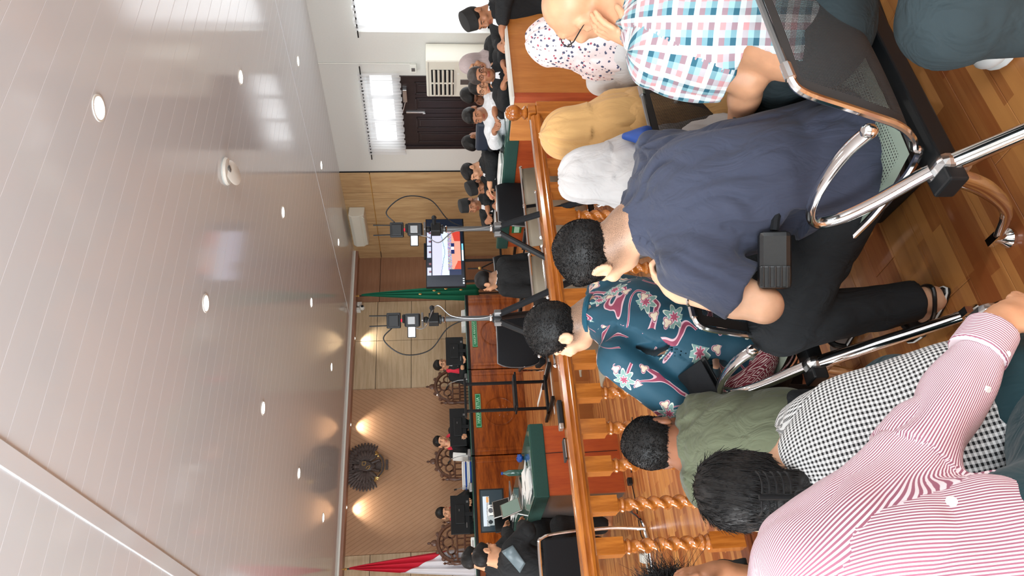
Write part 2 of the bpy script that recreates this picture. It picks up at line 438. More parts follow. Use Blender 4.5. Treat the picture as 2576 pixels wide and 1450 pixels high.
# double door
d = struct(MB().box(XW-.01, XW+.06, 7.37, 7.43, 0, 2.14).box(XW-.01, XW+.06, 8.83, 8.89, 0, 2.14).box(XW-.01, XW+.06, 7.37, 8.89, 2.08, 2.15).build('door_1', M['dark_wood'], None, bev=.004))
for k_, (a, b) in enumerate(((7.43, 8.125), (8.135, 8.83))):
    lf = MB().box(XW+.02, XW+.055, a, b, .01, 2.08).build('door_leaf', M['dark_wood'], d)
    for c in range(2):
        pw = (b-a-.24)/2; y0 = a+.08+c*(pw+.08)
        for z0, z1 in ((.15, .85), (.98, 1.88)):
            m = MB()
            m.box(XW+.008, XW+.03, y0, y0+.02, z0, z1).box(XW+.008, XW+.03, y0+pw-.02, y0+pw, z0, z1).box(XW+.008, XW+.03, y0, y0+pw, z0, z0+.02).box(XW+.008, XW+.03, y0, y0+pw, z1-.02, z1)
            m.box(XW+.012, XW+.03, y0+.05, y0+pw-.05, z0+.05, z1-.05)
            m.build('moulding', M['dark_wood'], lf, bev=.003)
MB().box(XW-.03, XW+.02, 7.62, 7.86, 2.0, 2.06).tube([(XW-.02, 7.86, 2.03), (XW-.06, 8.0, 2.07), (XW-.01, 8.12, 2.1)], .008, 6).build('door_closer', M['alu'], d, bev=.005)
MB().box(XW, XW+.02, 8.085, 8.115, 1.75, 2.03).box(XW-.02, XW+.02, 8.09, 8.11, 1.74, 1.78).build('bolt', M['alu'], d, bev=.003)
# oak cladding on the far end of the right wall
wc = struct(MB().box(XW-.03, XW, 9.42, YW, 0, ZC+.02).build('wall_right_cladding', M['black_matte'], None))
for a, b in ((9.42, 9.915), (9.925, 10.085), (10.095, 10.79), (10.80, 11.45), (11.46, 11.9)):
    MB().box(XW-.05, XW-.03, a, b, .38, 2.70).build('panel', M['oak_side'], wc, bev=.002)
    MB().box(XW-.05, XW-.03, a, b, 2.712, ZC).build('panel', M['oak_side'], wc, bev=.002)
MB().tube([(XW-.055, 9.44, 2.706), (XW-.055, 11.65, 2.706)], .007, 6).build('brass_strip', M['gold'], wc, smooth=True)
# judges' wall
jw = struct(MB().box(XL, XW+T, YW, YW+.15, 0, ZC+.05).build('wall_front', M['black_matte'], None))
def panels(x0, x1, zs, mat):
    for a, b in zip(zs[:-1], zs[1:]):
        MB().box(x0+.004, x1-.004, YW-.02, YW+.01, a+.004, b-.004).build('panel', M[mat], jw, bev=.002)
zs = [0, .9, 1.49, 2.126, 2.748, ZC+.02]
panels(7.25, XW, [0, 2.72, ZC+.02], 'brown_panel')
for a, b in ((5.46, 6.42), (6.42, 7.25), (1.75, 2.69), (.8, 1.75), (-.3, .8), (-1.5, -.3), (XL, -1.5)): panels(a, b, zs, 'pale_panel')
MB().box(2.69, 5.46, YW-.035, YW+.01, 0, ZC+.02).build('panel', M['chevron'], jw, bev=.002)
for x in (5.46, 7.25, 2.69): pass
so = struct(MB().box(XL, XW-.03, YW-.26, YW-.03, ZC-.075, ZC+.02).build('trim_3', M['soffit'], None, bev=.004))
struct(MB().box(XL, XW-.03, YW-.275, YW-.258, ZC-.03, ZC+.0).build('trim_4', M['white_plastic'], None, bev=.003))
# remaining walls, behind the camera and at the left
lw = MB(); wall_x(lw, XL-T, XL, YB, YW, 0, ZC+.05, [(-1.5, 1.9, .9, 2.7), (5.0, 8.0, .9, 2.6)]); struct(lw.build('wall_left', M['plaster'], None))
struct(MB().box(XL, XW, YB-.15, YB, 0, ZC+.05).build('wall_back', M['plaster'], None))
for n, a, b in ((3, -1.5, 1.9), (4, 5.0, 8.0)):
    w_ = struct(MB().box(XL-.12, XL-.06, a, b, .9, .96).box(XL-.12, XL-.06, a, b, 2.55, 2.62).box(XL-.12, XL-.06, (a+b)/2-.03, (a+b)/2+.03, .9, 2.6).build('window_%d' % n, M['dark_wood'], None))
    box('pane', M['sky_glass'], w_, XL-.10, XL-.09, a, b, .95, 2.65)
for n, c in (('right', None),):
    struct(MB().box(XW-.015, XW, YB, 7.36, 0, .1).box(XW-.015, XW, 8.9, 9.42, 0, .1).build('baseboard_right', M['dark_wood'], None))
# ---------------------------------------------------------------- lights in the ceiling
def downlight(x, y, label, group=None, first=[None]):
    if first[0] is None:
        t = thing('ceiling_light', label, 'ceiling light', (x, y, ZC), group=group)
        MB().lathe([(.052, -.001), (.056, -.006), (.066, -.005), (.069, .004), (.052, .004)], (0, 0, 0), 28).build('frame', M['white_plastic'], t, smooth=True, local=True)
        MB().lathe([(.0005, -.003), (.03, -.0035), (.053, -.002), (.053, .004)], (0, 0, 0), 28).build('diffuser', M['lamp'], t, smooth=True, local=True)
        first[0] = t
    else: t = dup(first[0], (x, y, ZC), label=label, group=group)
    l = bpy.data.lights.new('downlight_beam', 'AREA'); l.shape = 'DISK'; l.size = .10; l.energy = 8.5; l.color = (1, .97, .93); l.spread = math.radians(150)
    lo = bpy.data.objects.new('downlight_beam', l); C.objects.link(lo); lo.location = (x, y, ZC-.012)
    return t
rows = {'left': (2.79, 2.69, 1.845, 5), 'middle': (4.95, 4.42, 1.835, 4), 'right': (7.12, 6.11, 1.84, 3)}
words = ['nearest', 'second nearest', 'third nearest', 'fourth nearest', 'farthest']
for nm, (x, y0, st, n) in rows.items():
    for i in range(n):
        wd = words[i] if i < n-1 else 'farthest'
        pos = {'left': 'row that runs to the carved eagle', 'middle': 'middle row', 'right': 'row beside the window wall'}[nm]
        downlight(x, y0+st*i, 'round recessed ceiling light, %s of the %s' % (wd, pos), 'ceiling lights')
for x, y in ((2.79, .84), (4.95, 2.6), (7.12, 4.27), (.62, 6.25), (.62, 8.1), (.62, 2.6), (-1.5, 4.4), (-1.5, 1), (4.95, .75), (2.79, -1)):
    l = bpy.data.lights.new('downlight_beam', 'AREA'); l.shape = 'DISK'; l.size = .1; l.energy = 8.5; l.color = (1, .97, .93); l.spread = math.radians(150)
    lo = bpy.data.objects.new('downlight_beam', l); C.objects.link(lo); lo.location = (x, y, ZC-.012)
for x, lb in ((6.42, 'small spotlight under the soffit above the pale panels at the right'), (4.78, 'small spotlight under the soffit right of the carved eagle'), (3.40, 'small spotlight under the soffit left of the carved eagle'), (1.95, 'small spotlight under the soffit near the red and white flag')):
    t = thing('spotlight', lb, 'spotlight', (x, YW-.14, ZC-.075), group='spotlights under the soffit')
    MB().lathe([(.026, -.002), (.03, -.007), (.040, -.005), (.042, .004), (.026, .004)], (0, 0, 0), 20).build('ring', M['alu'], t, smooth=True, local=True)
    MB().lathe([(.0005, -.006), (.015, -.005), (.027, -.001), (.027, .004)], (0, 0, 0), 20).build('bulb', M['spot'], t, smooth=True, local=True)
    l = bpy.data.lights.new('spot_beam', 'SPOT'); l.energy = 26; l.spot_size = math.radians(95); l.spot_blend = .8; l.shadow_soft_size = .02; l.color = (1, .9, .78)
    lo = bpy.data.objects.new('spot_beam', l); C.objects.link(lo); lo.location = (x, YW-.14, ZC-.095)
    lo.rotation_euler = (math.radians(14), 0, 0)
# ================================================================ court furniture
YR = 3.72
# ---- balustrade
def spiral(mb, x, y, z0, z1, r, turns=5.2, lobes=2):
    nz = int((z1-z0)/.008); n = 16; V = []
    for i in range(nz+1):
        z = z0+(z1-z0)*i/nz; e = min(1, (i/nz)*9, (1-i/nz)*9)
        for k in range(n):
            a = 2*PI*k/n; rr = r*(.80+.26*e*math.cos(lobes*(a-2*PI*turns*i/nz/lobes*1.0)))
            V.append((x+rr*math.cos(a), y+rr*math.sin(a), z))
    F = [(i*n+k, i*n+(k+1) % n, (i+1)*n+(k+1) % n, (i+1)*n+k) for i in range(nz) for k in range(n)]
    mb.add(V, F)
bal = thing('balustrade', 'varnished wooden balustrade with twisted balusters dividing the public seats from the court', 'railing', (1.5, YR, 0))
MB().box(-1.6, 3.76, YR-.055, YR+.055, .045, .075).box(-1.6, 3.76, YR-.075, YR+.075, 0, .045).build('base_board', M['base_wood'], bal, bev=.006)
m = MB()
prof = [(-.07, .845), (-.075, .86), (-.055, .872), (-.06, .885), (-.045, .905), (0, .912), (.045, .905), (.06, .885), (.055, .872), (.075, .86), (.07, .845)]
pl = [(-1.6, YR+a, z) for a, z in prof]
m.slab(pl[::-1], (0, 0, 0), (5.33, 0, 0)); m.box(-1.6, 3.73, YR-.035, YR+.035, .825, .845)
m.build('top_rail', M['rail_wood'], bal, smooth=True, sharp=25)
bx = MB().box(-.042, .042, -.042, .042, 0, .19).box(-.042, .042, -.042, .042, .63, .77)
bm = MB()
bm.lathe([(.036, .185), (.04, .195), (.034, .205), (.028, .21), (.038, .218), (.04, .226), (.034, .236), (.026, .24)], n=20)
bm.lathe([(.026, .585), (.034, .59), (.04, .6), (.036, .61), (.028, .614), (.036, .62), (.038, .628), (.032, .636)], n=20)
spiral(bm, 0, 0, .236, .59, .036)
b0 = None
xs = [.81+.2075*k for k in range(-11, 14)]
for x in xs:
    if x > 3.62: break
    if b0 is None:
        b0 = mesh_obj('baluster', np.vstack(bx.v+bm.v), bx.f+[[i+16 for i in f] for f in bm.f], M['post_wood'], bal, smooth=True, sharp=40, local=True)
        o = b0
    else: o = dup(b0, parent=bal)
    o.location = (x-1.5, 0, .06)
nw = MB().box(3.75, 3.87, YR-.06, YR+.06, 0, .86).box(3.765, 3.855, YR-.045, YR+.045, .86, .92)
nb = nw.build('newel_post', M['post_wood'], bal, bev=.008)
MB().lathe([(.03, 0), (.045, .008), (.048, .02), (.036, .032), (.024, .04), (.036, .052), (.052, .075), (.057, .1), (.052, .125), (.036, .147), (.012, .157), (.001, .158)], (3.81, YR, .92), 24).build('ball_finial', M['rail_wood'], nb, smooth=True)
# ---- pale brown cabinet that continues the line of the balustrade
cb = thing('counter', 'light brown wooden counter with a white top edge at the right end of the balustrade', 'counter', (4.8, 4.1, 0))
MB().box(4.19, 6.0, 3.9, 3.93, 0, .975).box(4.19, 4.22, 3.93, 4.4, 0, .975).box(5.97, 6.0, 3.93, 4.4, 0, .975).build('body', M['cab_wood'], cb, bev=.003)
MB().box(4.14, 4.19, 3.88, 3.94, 0, .975).build('end_trim', M['orange_wood'], cb, bev=.003)
box('top', M['white_plastic'], cb, 4.13, 6.02, 3.87, 3.99, .975, 1.0, bev=.004)
# ---- judges' bench: three units side by side
def emblem_carving(mb, x, y, z, r):
    mb.tube([(x+r*math.cos(a), y, z+r*math.sin(a)*1.0) for a in np.linspace(0, 2*PI, 40, endpoint=False)], .006, 6, closed=True)
    mb.tube([(x+r*.93*math.cos(a), y, z+r*.93*math.sin(a)) for a in np.linspace(0, 2*PI, 40, endpoint=False)], .003, 5, closed=True)
    mb.lathe([(.001, -.006), (r*.2, -.005), (r*.24, 0)], (x, y, z-r*.25), 20, R=rotm((1, 0, 0), -PI/2))
    for k in range(8):
        a = 2*PI*k/8; mb.ball((x+r*.36*math.cos(a), y, z-r*.25+r*.36*math.sin(a)), (r*.10, .006, r*.05), 8, R=rotm((0, 1, 0), a))
def text(body, size, mat, parent, M4, name='lettering', ext=.0012):
    c = bpy.data.curves.new(name, 'FONT'); c.body = body; c.size = size; c.align_x = 'CENTER'; c.align_y = 'CENTER'; c.extrude = ext; c.resolution_u = 2
    t = bpy.data.objects.new(name, c); C.objects.link(t); t.matrix_world = M4
    bpy.context.view_layer.update()
    me = bpy.data.meshes.new_from_object(t.evaluated_get(bpy.context.evaluated_depsgraph_get())); bpy.data.objects.remove(t)
    me.transform(M4); me.materials.clear(); me.materials.append(mat)
    if parent is not None: me.transform(Matrix.Translation(-Vector(origin(parent))))
    o = bpy.data.objects.new(name, me); C.objects.link(o)
    if parent is not None: o.parent = parent
    return o
def M4(loc, x, y):
    x = Vector(x).normalized(); y = Vector(y).normalized(); z = x.cross(y)
    return Matrix(((x[0], y[0], z[0], loc[0]), (x[1], y[1], z[1], loc[1]), (x[2], y[2], z[2], loc[2]), (0, 0, 0, 1)))
ZB = 1.20
YBn = 9.9
for (a, b, pos, sign, sx) in ((1.75, 3.48, 'left unit of the polished brown judges\' bench, behind the laptops', '', 0), (3.50, 4.81, 'centre unit of the polished brown judges\' bench, behind the black frame stand', 'HAKIM KETUA', 4.16), (4.83, 6.12, 'right unit of the polished brown judges\' bench, nearest the green flag', 'HAKIM ANGGOTA', 5.45)):
    t = thing('judges_bench', pos, 'bench desk', ((a+b)/2, YBn+.4, .38), group="units of the judges' bench")
    MB().box(a, b, YBn, YBn+.04, .38, ZB-.05).box(a, a+.03, YBn+.04, YBn+.75, .38, ZB-.05).box(b-.03, b, YBn+.04, YBn+.75, .38, ZB-.05).build('body', M['bench_wood'], t, bev=.004)
    MB().box(a, b, YBn-.012, YBn+.76, ZB-.05, ZB-.012).build('top_frame', M['black'], t, bev=.006)
    MB().box(a, b, YBn-.008, YBn+.75, ZB-.012, ZB).build('glass_top', M['glass_top'], t, bev=.002)
    for x0 in (a+.05, b-.09): box('pilaster', M['bench_wood'], t, x0, x0+.04, YBn-.014, YBn, .40, ZB-.06, bev=.004)
    cx = sx if sx else (a+b)/2
    m = MB(); emblem_carving(m, cx-.02, YBn-.003, .76, .22); m.build('carved_emblem', M['bench_wood'], t, smooth=True)
    if sign:
        p = MB().box(cx-.26, cx+.26, YBn-.016, YBn-.001, 1.03, 1.11).build('name_plate', M['green_sign'], t, bev=.004)
        p['label'] = 'green name plate with pale lettering'
        MB().box(cx-.25, cx+.25, YBn-.018, YBn-.016, 1.036, 1.039).box(cx-.25, cx+.25, YBn-.018, YBn-.016, 1.101, 1.104).box(cx-.25, cx-.247, YBn-.018, YBn-.016, 1.036, 1.104).box(cx+.247, cx+.25, YBn-.018, YBn-.016, 1.036, 1.104).build('border', M['sign_text'], p)
        text(sign, .062 if len(sign) < 12 else .052, M['sign_text'], p, M4((cx, YBn-.017, 1.07), (1, 0, 0), (0, 0, 1)))
# ---- things on the judges' bench
def monitor_back(x, y, z, wd, ht, rz, label, tilt=0):
    t = thing('monitor', label, 'monitor', (x, y, z), rz)
    MB().cbox((0, 0, .045+ht/2), (wd, .018, ht)).build('screen_housing', M['black'], t, bev=.006, local=True)
    MB().cbox((0, -.014, .045+ht/2), (wd*.5, .02, ht*.5)).build('back_bulge', M['black'], t, bev=.008, local=True)
    MB().cbox((0, -.012, .08), (.05, .02, .15)).lathe([(.1, 0), (.1, .008), (.02, .014)], (0, -.01, 0), 20).build('stand', M['black'], t, bev=.003, local=True)
    MB().cbox((-wd*.28, -.011, .09), (.07, .004, .012)).cbox((wd*.32, -.011, .075), (.03, .004, .03)).cbox((wd*.1, -.026, .045+ht*.55), (.03, .003, .01)).build('ports', M['grey_metal'], t, local=True)
    MB().cbox((0, .0098, .045+ht/2), (wd-.03, .002, ht-.03)).build('screen', M['glass_top'], t, local=True)
    return t
P = lambda px, py, y: ony(px, py, y)
monitor_back(5.25, 10.12, ZB, .46, .27, -.12, 'black monitor seen from behind, in front of the judge under the pale panels')
monitor_back(4.01, 10.12, ZB, .58, .24, .0, 'long black monitor seen from behind on the centre of the bench')
monitor_back(2.75, 10.12, ZB, .54, .26, .08, 'black monitor seen from behind, hiding the judge nearest the red and white flag')
t = thing('tissue_box', 'white document box lying near the left end of the judges\' bench', 'box', (2.28, 10.1, ZB))
MB().box(2.16, 2.42, 10.03, 10.16, ZB, ZB+.045).build('box_body', M['paper'], t, bev=.004)
MB().box(2.2, 2.38, 10.028, 10.03, ZB+.012, ZB+.03).build('box_label', M['alu'], t)
t = thing('file_stack', 'stack of white case files lying between the centre and the left monitor', 'papers', (3.28, 10.1, ZB))
for i in range(6):
    g = random.uniform(-.015, .015); MB().box(3.12+g, 3.46+g, 10.02+g, 10.22+g, ZB+.022*i+.002, ZB+.022*i+.02).build('file', M['paper'] if i % 3 else M['blue'], t, bev=.002)
t = thing('file_stack', 'flat grey files at the right end of the bench beside the green flag', 'papers', (5.75, 10.1, ZB))
for i in range(3): MB().box(5.62, 5.92, 10.0+.01*i, 10.22, ZB+.02*i+.001, ZB+.02*i+.018).build('file', M['paper'], t, bev=.002)
t = thing('binder', 'white ring binder standing beside the centre judge\'s hand', 'binder', (3.62, 10.2, ZB))
MB().cbox((3.60, 10.24, ZB+.125), (.05, .22, .25), rotm((0, 1, 0), -.12)).build('cover', M['paper'], t, bev=.004)
MB().cbox((3.602, 10.128, ZB+.05), (.02, .004, .03), rotm((0, 1, 0), -.12)).build('finger_ring', M['black'], t)
def desk_mic(x, y, z, label, rz=0, mat='green_sign', tall=.3):
    t = thing('desk_microphone', label, 'microphone', (x, y, z), rz, group='gooseneck microphones on the bench')
    MB().box(-.06, .06, -.05, .07, 0, .045).build('base', M['grey_metal'], t, bev=.01, local=True)
    MB().tube(path([(0, .03, .04), (0, .04, .15), (0, .10, tall-.03), (0, .16, tall)]), .005, 6).build('gooseneck', M['grey_metal'], t, smooth=True, local=True)
    MB().tube([(0, .15, tall-.005), (0, .21, tall+.02)], .012, 8).build('head', M['black'], t, smooth=True, local=True)
    return t
desk_mic(4.72, 9.99, ZB, 'grey gooseneck microphone on the bench seam beside the right judge', .3)
desk_mic(3.53, 9.94, ZB, 'grey gooseneck microphone on the bench seam left of the centre judge', .2)
desk_mic(3.06, 9.94, ZB, 'grey gooseneck microphone in front of the left monitor', -.2, tall=.22)
# ---- carved throne chairs
def carved_chair(x, y, rz, label):
    t = thing('carved_chair', label, 'chair', (x, y, .38), rz, group="carved chairs of the judges")
    m = MB()
    for s in (-1, 1):
        m = MB(); m.lathe([(.03, 0), (.03, .5), (.02, .55), (.035, .62), (.03, .8), (.04, .9), (.022, .94), (.032, 1.0), (.035, 1.08), (.018, 1.12), (.026, 1.15), (.01, 1.2), (.02, 1.225), (.001, 1.25)], (s*.3, .22, 0), 10)
        m.build('back_post', M['teak'], t, smooth=True, local=True)
        MB().lathe([(.03, 0), (.022, .1), (.035, .3), (.025, .44)], (s*.3, -.25, 0), 10).build('leg', M['teak'], t, smooth=True, local=True)
        MB().box(s*.3-.025, s*.3+.025, -.27, .22, .66, .70).lathe([(.02, .44), (.03, .55), (.02, .66)], (s*.3, -.22, 0), 8).build('armrest', M['teak'], t, bev=.006, local=True)
    MB().box(-.31, .31, -.28, .24, .38, .44).build('seat_frame', M['teak'], t, bev=.01, local=True)
    MB().box(-.28, .28, -.26, .2, .44, .50).build('seat_cushion', M['flag_red'], t, bev=.02, local=True)
    for za, zb in ((.55, .60), (.90, .93), (1.02, 1.045)): MB().box(-.29, .29, .2, .235, za, zb).build('back_rail', M['teak'], t, bev=.004, local=True)
    for i in range(6): MB().tube([(-.24+.096*i, .217, .93), (-.24+.096*i, .217, 1.02)], .012, 6).build('spindle', M['teak'], t, smooth=True, local=True)
    m = MB()   # the openwork crest: scrolls under an arch
    def arc(cx, cz, r, a0, a1, tk=.016):
        m.tube([(cx+r*math.cos(a), .217, cz+r*math.sin(a)) for a in np.linspace(a0, a1, 14)], tk, 6)
    arc(0, 1.05, .27, .15, PI-.15, .03)
    for cx, cz, r in ((0, 1.17, .075), (-.12, 1.12, .06), (.12, 1.12, .06), (-.2, 1.08, .035), (.2, 1.08, .035), (-.06, 1.27, .04), (.06, 1.27, .04)): arc(cx, cz, r, 0, 2*PI, .014)
    for k in range(7):
        a = PI*(k+.5)/7; m.ball((.3*math.cos(a), .217, 1.05+.3*math.sin(a)), (.035, .02, .035), 8)
    m.ball((0, .217, 1.37), (.05, .02, .06), 10); m.ball((0, .217, 1.45), (.02, .015, .03), 8)
    m.build('carved_crest', M['teak'], t, smooth=True, local=True)
    for i in range(9): xx = -.22+.44*i/8; MB().tube([(xx, .217, .6), (xx, .217, .9)], .011, 6).build('spindle', M['teak'], t, smooth=True, local=True)
    return t
cc1 = ony(1100, 950, 10.95)
carved_chair(ony(1130, 958, 11.15)[0], 11.15, 0, 'carved wooden throne chair of the right judge, under the pale wall panels')
carved_chair(ony(1130, 1148, 11.15)[0], 11.15, 0, 'carved wooden throne chair behind the centre judge')
carved_chair(ony(1130, 1352, 11.05)[0], 11.15, 0, 'carved wooden throne chair beside the red and white flag')
# ---- carved eagle emblem on the wall
eg = thing('eagle_emblem', 'carved grey eagle emblem with shield and ribbon hanging high on the judges\' wall', 'emblem', (4.07, YW-.06, 2.83))
ec = M['teak']; stone = wood('weathered_dark_carving', lin(92, 78, 72), lin(60, 50, 48), (3, 3, 3), .5, 0, 14)
yy = YW-.075; cx, cz = 4.07, 2.86
for s in (-1, 1):
    m = MB()
    for k in range(17):      # feathers fan out from the shoulder
        a = math.radians(118-k*9.5); L = .20+.145*math.sin(min(1, (k+3)/13)*PI*.62)
        if k < 3: L = .33
        p0 = np.array([cx+s*.07, yy+.01, cz+.0]); d = np.array([s*math.cos(a), 0, math.sin(a)])
        q = p0+d*L; 
        R = np.array([d, [0, 1, 0], np.cross(d, [0, 1, 0])])
        m.ball(p0+d*L*.60, (L*.44, .014, .030), 10, R=R)
    m.build('wing', stone, eg, smooth=True)
    m = MB()
    for k in range(9):
        a = math.radians(70-k*16); d = np.array([s*math.cos(a), 0, math.sin(a)]); R = np.array([d, [0, 1, 0], np.cross(d, [0, 1, 0])])
        m.ball(np.array([cx+s*.06, yy-.014, cz])+d*.13, (.10, .016, .030), 10, R=R)
    m.build('wing_covert', stone, eg, smooth=True)
    MB().tube([(cx+s*.05, yy-.01, cz-.10), (cx+s*.085, yy-.02, cz-.19), (cx+s*.09, yy-.03, cz-.235)], .022, 8).build('leg', stone, eg, smooth=True)
    m = MB()
    for k in range(5): a = math.radians(-20-k*18); d = np.array([s*math.cos(a), 0, math.sin(a)]); m.ball(np.array([cx+s*.17, yy, cz-.13])+d*.05, (.05, .01, .013), 8, R=np.array([d, [0, 1, 0], np.cross(d, [0, 1, 0])]))
    f = m.build('gilded_tassel', M['gold'], eg, smooth=True)
MB().ball((cx, yy, cz-.02), (.085, .04, .15), 16).build('body', stone, eg, smooth=True)
m = MB().ball((cx, yy-.02, cz+.16), (.04, .035, .05), 14).tube([(cx, yy-.01, cz+.06), (cx, yy-.015, cz+.14)], [.05, .034], 10)
m.tube([(cx-.03, yy-.03, cz+.165), (cx-.075, yy-.03, cz+.155), (cx-.085, yy-.03, cz+.135)], [.018, .01, .003], 8); m.build('head', stone, eg, smooth=True)
m = MB()
for k in range(7): a = math.radians(-90+(k-3)*13); d = np.array([math.cos(a), 0, math.sin(a)]); m.ball(np.array([cx, yy+.01, cz-.13])+d*.09, (.1, .012, .02), 10, R=np.array([d, [0, 1, 0], np.cross(d, [0, 1, 0])]))
m.build('tail', stone, eg, smooth=True)
sh = [(-.075, .1), (.075, .1), (.08, 0), (.05, -.07), (0, -.105), (-.05, -.07), (-.08, 0)]
MB().slab([(cx+a, yy-.04, cz+b) for a, b in sh], (0, 0, 0), (0, -.014, 0)).build('shield', stone, eg, bev=.003)
m = MB()
m.tube([(cx+.005+a, yy-.058, cz+.05+b) for a, b in ((0, 0), (.055, 0), (.055, -.055), (.03, -.06), (0, -.05))], .006, 6, closed=True)
m.tube([(cx-.06+a, yy-.058, cz-.03+b) for a, b in ((0, .02), (.035, .0), (.055, -.05), (.02, -.04), (-.005, -.015))], .006, 6, closed=True)
m.build('shield_symbols', M['gold'], eg, smooth=True)
m = MB(); P_ = [(cx+.25*math.sin(a), yy-.04, cz-.06-.235*math.cos(a)+.0) for a in np.linspace(-.85, .85, 15)]
for i in range(14):
    a, b = np.array(P_[i]), np.array(P_[i+1]); m.slab([a+[0, 0, .022], b+[0, 0, .022], b-[0, 0, .022], a-[0, 0, .022]], (0, 0, 0), (0, .012, 0))
m.build('ribbon', stone, eg)
m = MB(); m.tube([np.array(p)+[0, -.004, .024] for p in P_], .004, 5).tube([np.array(p)+[0, -.004, -.024] for p in P_], .004, 5)
m.build('ribbon_edge', M['gold'], eg, smooth=True)
MB().box(cx-.085, cx-.004, yy-.05, yy-.03, cz-.37, cz-.325).box(cx+.004, cx+.085, yy-.05, yy-.03, cz-.37, cz-.325).build('plaque', stone, eg, bev=.004)
# ---- flags
def flag(px, y, ztop, zbot, wid, label, kind, zr=0):
    x = px; t = thing('flag', label, 'flag', (x, y, .38))
    MB().lathe([(.14, 0), (.14, .03), (.05, .06), (.03, .12)], (x, y, .38), 20).build('base', M['black'], t, smooth=True)
    MB().tube([(x, y, .4), (x, y, ztop+.05)], .012, 8).build('pole', M['black'], t, smooth=True)
    MB().lathe([(.012, 0), (.02, .02), (.014, .04), (.001, .09)], (x, y, ztop+.04), 10).build('finial', M['gold'], t, smooth=True)
    V = []; nu, nv = 36, 30; rs = np.random.RandomState(3)
    for j in range(nv+1):
        v = j/nv; z = ztop+(zbot-ztop)*v
        wdt = .02+wid*(v**.8)
        for i in range(nu+1):
            u = i/nu-.5; fold = math.sin(u*20+1.2*v)*(.012+.03*v); 
            V.append((x+u*wdt+.04*v*math.sin(2.2*u), y-.03-fold-.02*v, z-.05*abs(u)*v*3))
    F = [(j*(nu+1)+i, j*(nu+1)+i+1, (j+1)*(nu+1)+i+1, (j+1)*(nu+1)+i) for j in range(nv) for i in range(nu)]
    if kind == 'redwhite':
        for nm, mt in (('red_band', 'flag_red'), ('white_band', 'flag_white')):
            VV = []
            for j in range(nv+1):
                for i in range(nu+1):
                    u = i/nu; vb = .36+.34*u; v = vb*j/nv if mt == 'flag_red' else vb+(1-vb)*j/nv; z = ztop+(zbot-ztop)*v; wdt = .02+wid*(v**.8); uu = u-.5
                    VV.append((x+uu*wdt+.04*v*math.sin(2.2*uu), y-.03-math.sin(uu*20+1.2*v)*(.012+.03*v)-.02*v, z-.05*abs(uu)*v*3))
            o = mesh_obj(nm, VV, F, M[mt], t, smooth=True); sd = o.modifiers.new('s', 'SOLIDIFY'); sd.thickness = .003
            o['label'] = 'red upper band of the flag' if 'red' in nm else 'white lower band of the flag'
    else:
        o = mesh_obj('cloth', V, F, M['green_flag'], t, smooth=True); sd = o.modifiers.new('s', 'SOLIDIFY'); sd.thickness = .003
        m = MB()
        for v, u in ((.62, .12), (.72, .25), (.5, -.3), (.85, .1), (.66, -.2)): m.ball((x+u*wid*v, y-.09, ztop+(zbot-ztop)*v), (.018, .006, .03), 8)
        m.build('gold_fringe', M['gold'], t, smooth=True)
    return t
fx = ony(865, 1418, 11.25)[0]
flag(fx-.03, 11.5, 3.0, 1.0, .38, 'red and white flag draped on a pole at the left end of the judges\' wall', 'redwhite')
flag(ony(905, 745, 11.3)[0], 11.3, 2.98, .9, .30, 'furled dark green flag on a pole behind the television', 'green')
# ---- split air conditioner, small cameras, sensors
t = thing('split_air_conditioner', 'cream split air conditioner mounted high on the oak side wall', 'air conditioner', (XW-.15, 10.75, 2.95))
pr_ = [(0, .12), (-.18, .13), (-.22, .07), (-.215, -.06), (-.16, -.14), (0, -.15)]
MB().slab([(XW-.05+a, 10.3, 3.02+b) for a, b in pr_], (0, 0, 0), (0, .9, 0)).build('housing', M['ac'], t, bev=.012)
MB().cbox((XW-.245, 10.75, 2.905), (.02, .8, .05), rotm((0, 1, 0), -.6)).build('louvre', M['ac'], t, bev=.004)
MB().cbox((XW-.232, 10.75, 2.928), (.01, .8, .012), rotm((0, 1, 0), -.6)).build('outlet_slot', M['black'], t)
cp = ony(900, 765, YW-.3)
t = thing('security_camera', 'white dome security camera in the corner under the soffit', 'camera', (cp[0], YW-.12, 3.06))
MB().box(cp[0]-.03, cp[0]+.05, YW-.10, YW-.02, 3.05, 3.13).build('bracket', M['white_plastic'], t, bev=.01)
MB().ball((cp[0]+.0, YW-.16, 3.02), (.05, .06, .05), 16).build('housing', M['white_plastic'], t, smooth=True)
MB().lathe([(.001, .012), (.02, .010), (.026, 0)], (cp[0]-.005, YW-.225, 3.01), 14, R=rotm((1, 0, 0), -PI/2)).build('lens', M['black'], t, smooth=True)
t = thing('motion_sensor', 'small white motion sensor beside the dome security camera', 'sensor', (cp[0]+.12, YW-.05, 3.1))
MB().box(cp[0]+.09, cp[0]+.17, YW-.1, YW-.02, 3.03, 3.12).build('body', M['white_plastic'], t, bev=.01)
MB().ball((cp[0]+.13, YW-.1, 3.06), (.025, .015, .025), 10).build('sensor_window', M['paper'], t, smooth=True)
t = thing('wifi_router', 'white round wireless access point with a tilted lid on the ceiling', 'router', (3.94, 4.46, ZC))
MB().lathe([(.001, 0), (.10, 0), (.11, -.01), (.10, -.028), (.05, -.036), (.001, -.038)][::-1], (3.94, 4.46, ZC), 28).build('housing', M['white_plastic'], t, smooth=True)
MB().lathe([(.001, -.045), (.085, -.042), (.10, -.034), (.085, -.030), (.001, -.030)], (3.95, 4.50, ZC-.02), 24, R=rotm((1, 0, 0), .35)).build('lid', M['white_plastic'], t, smooth=True)
MB().cbox((3.93, 4.42, ZC-.045), (.03, .05, .012)).build('clip', M['grey_metal'], t, bev=.002)
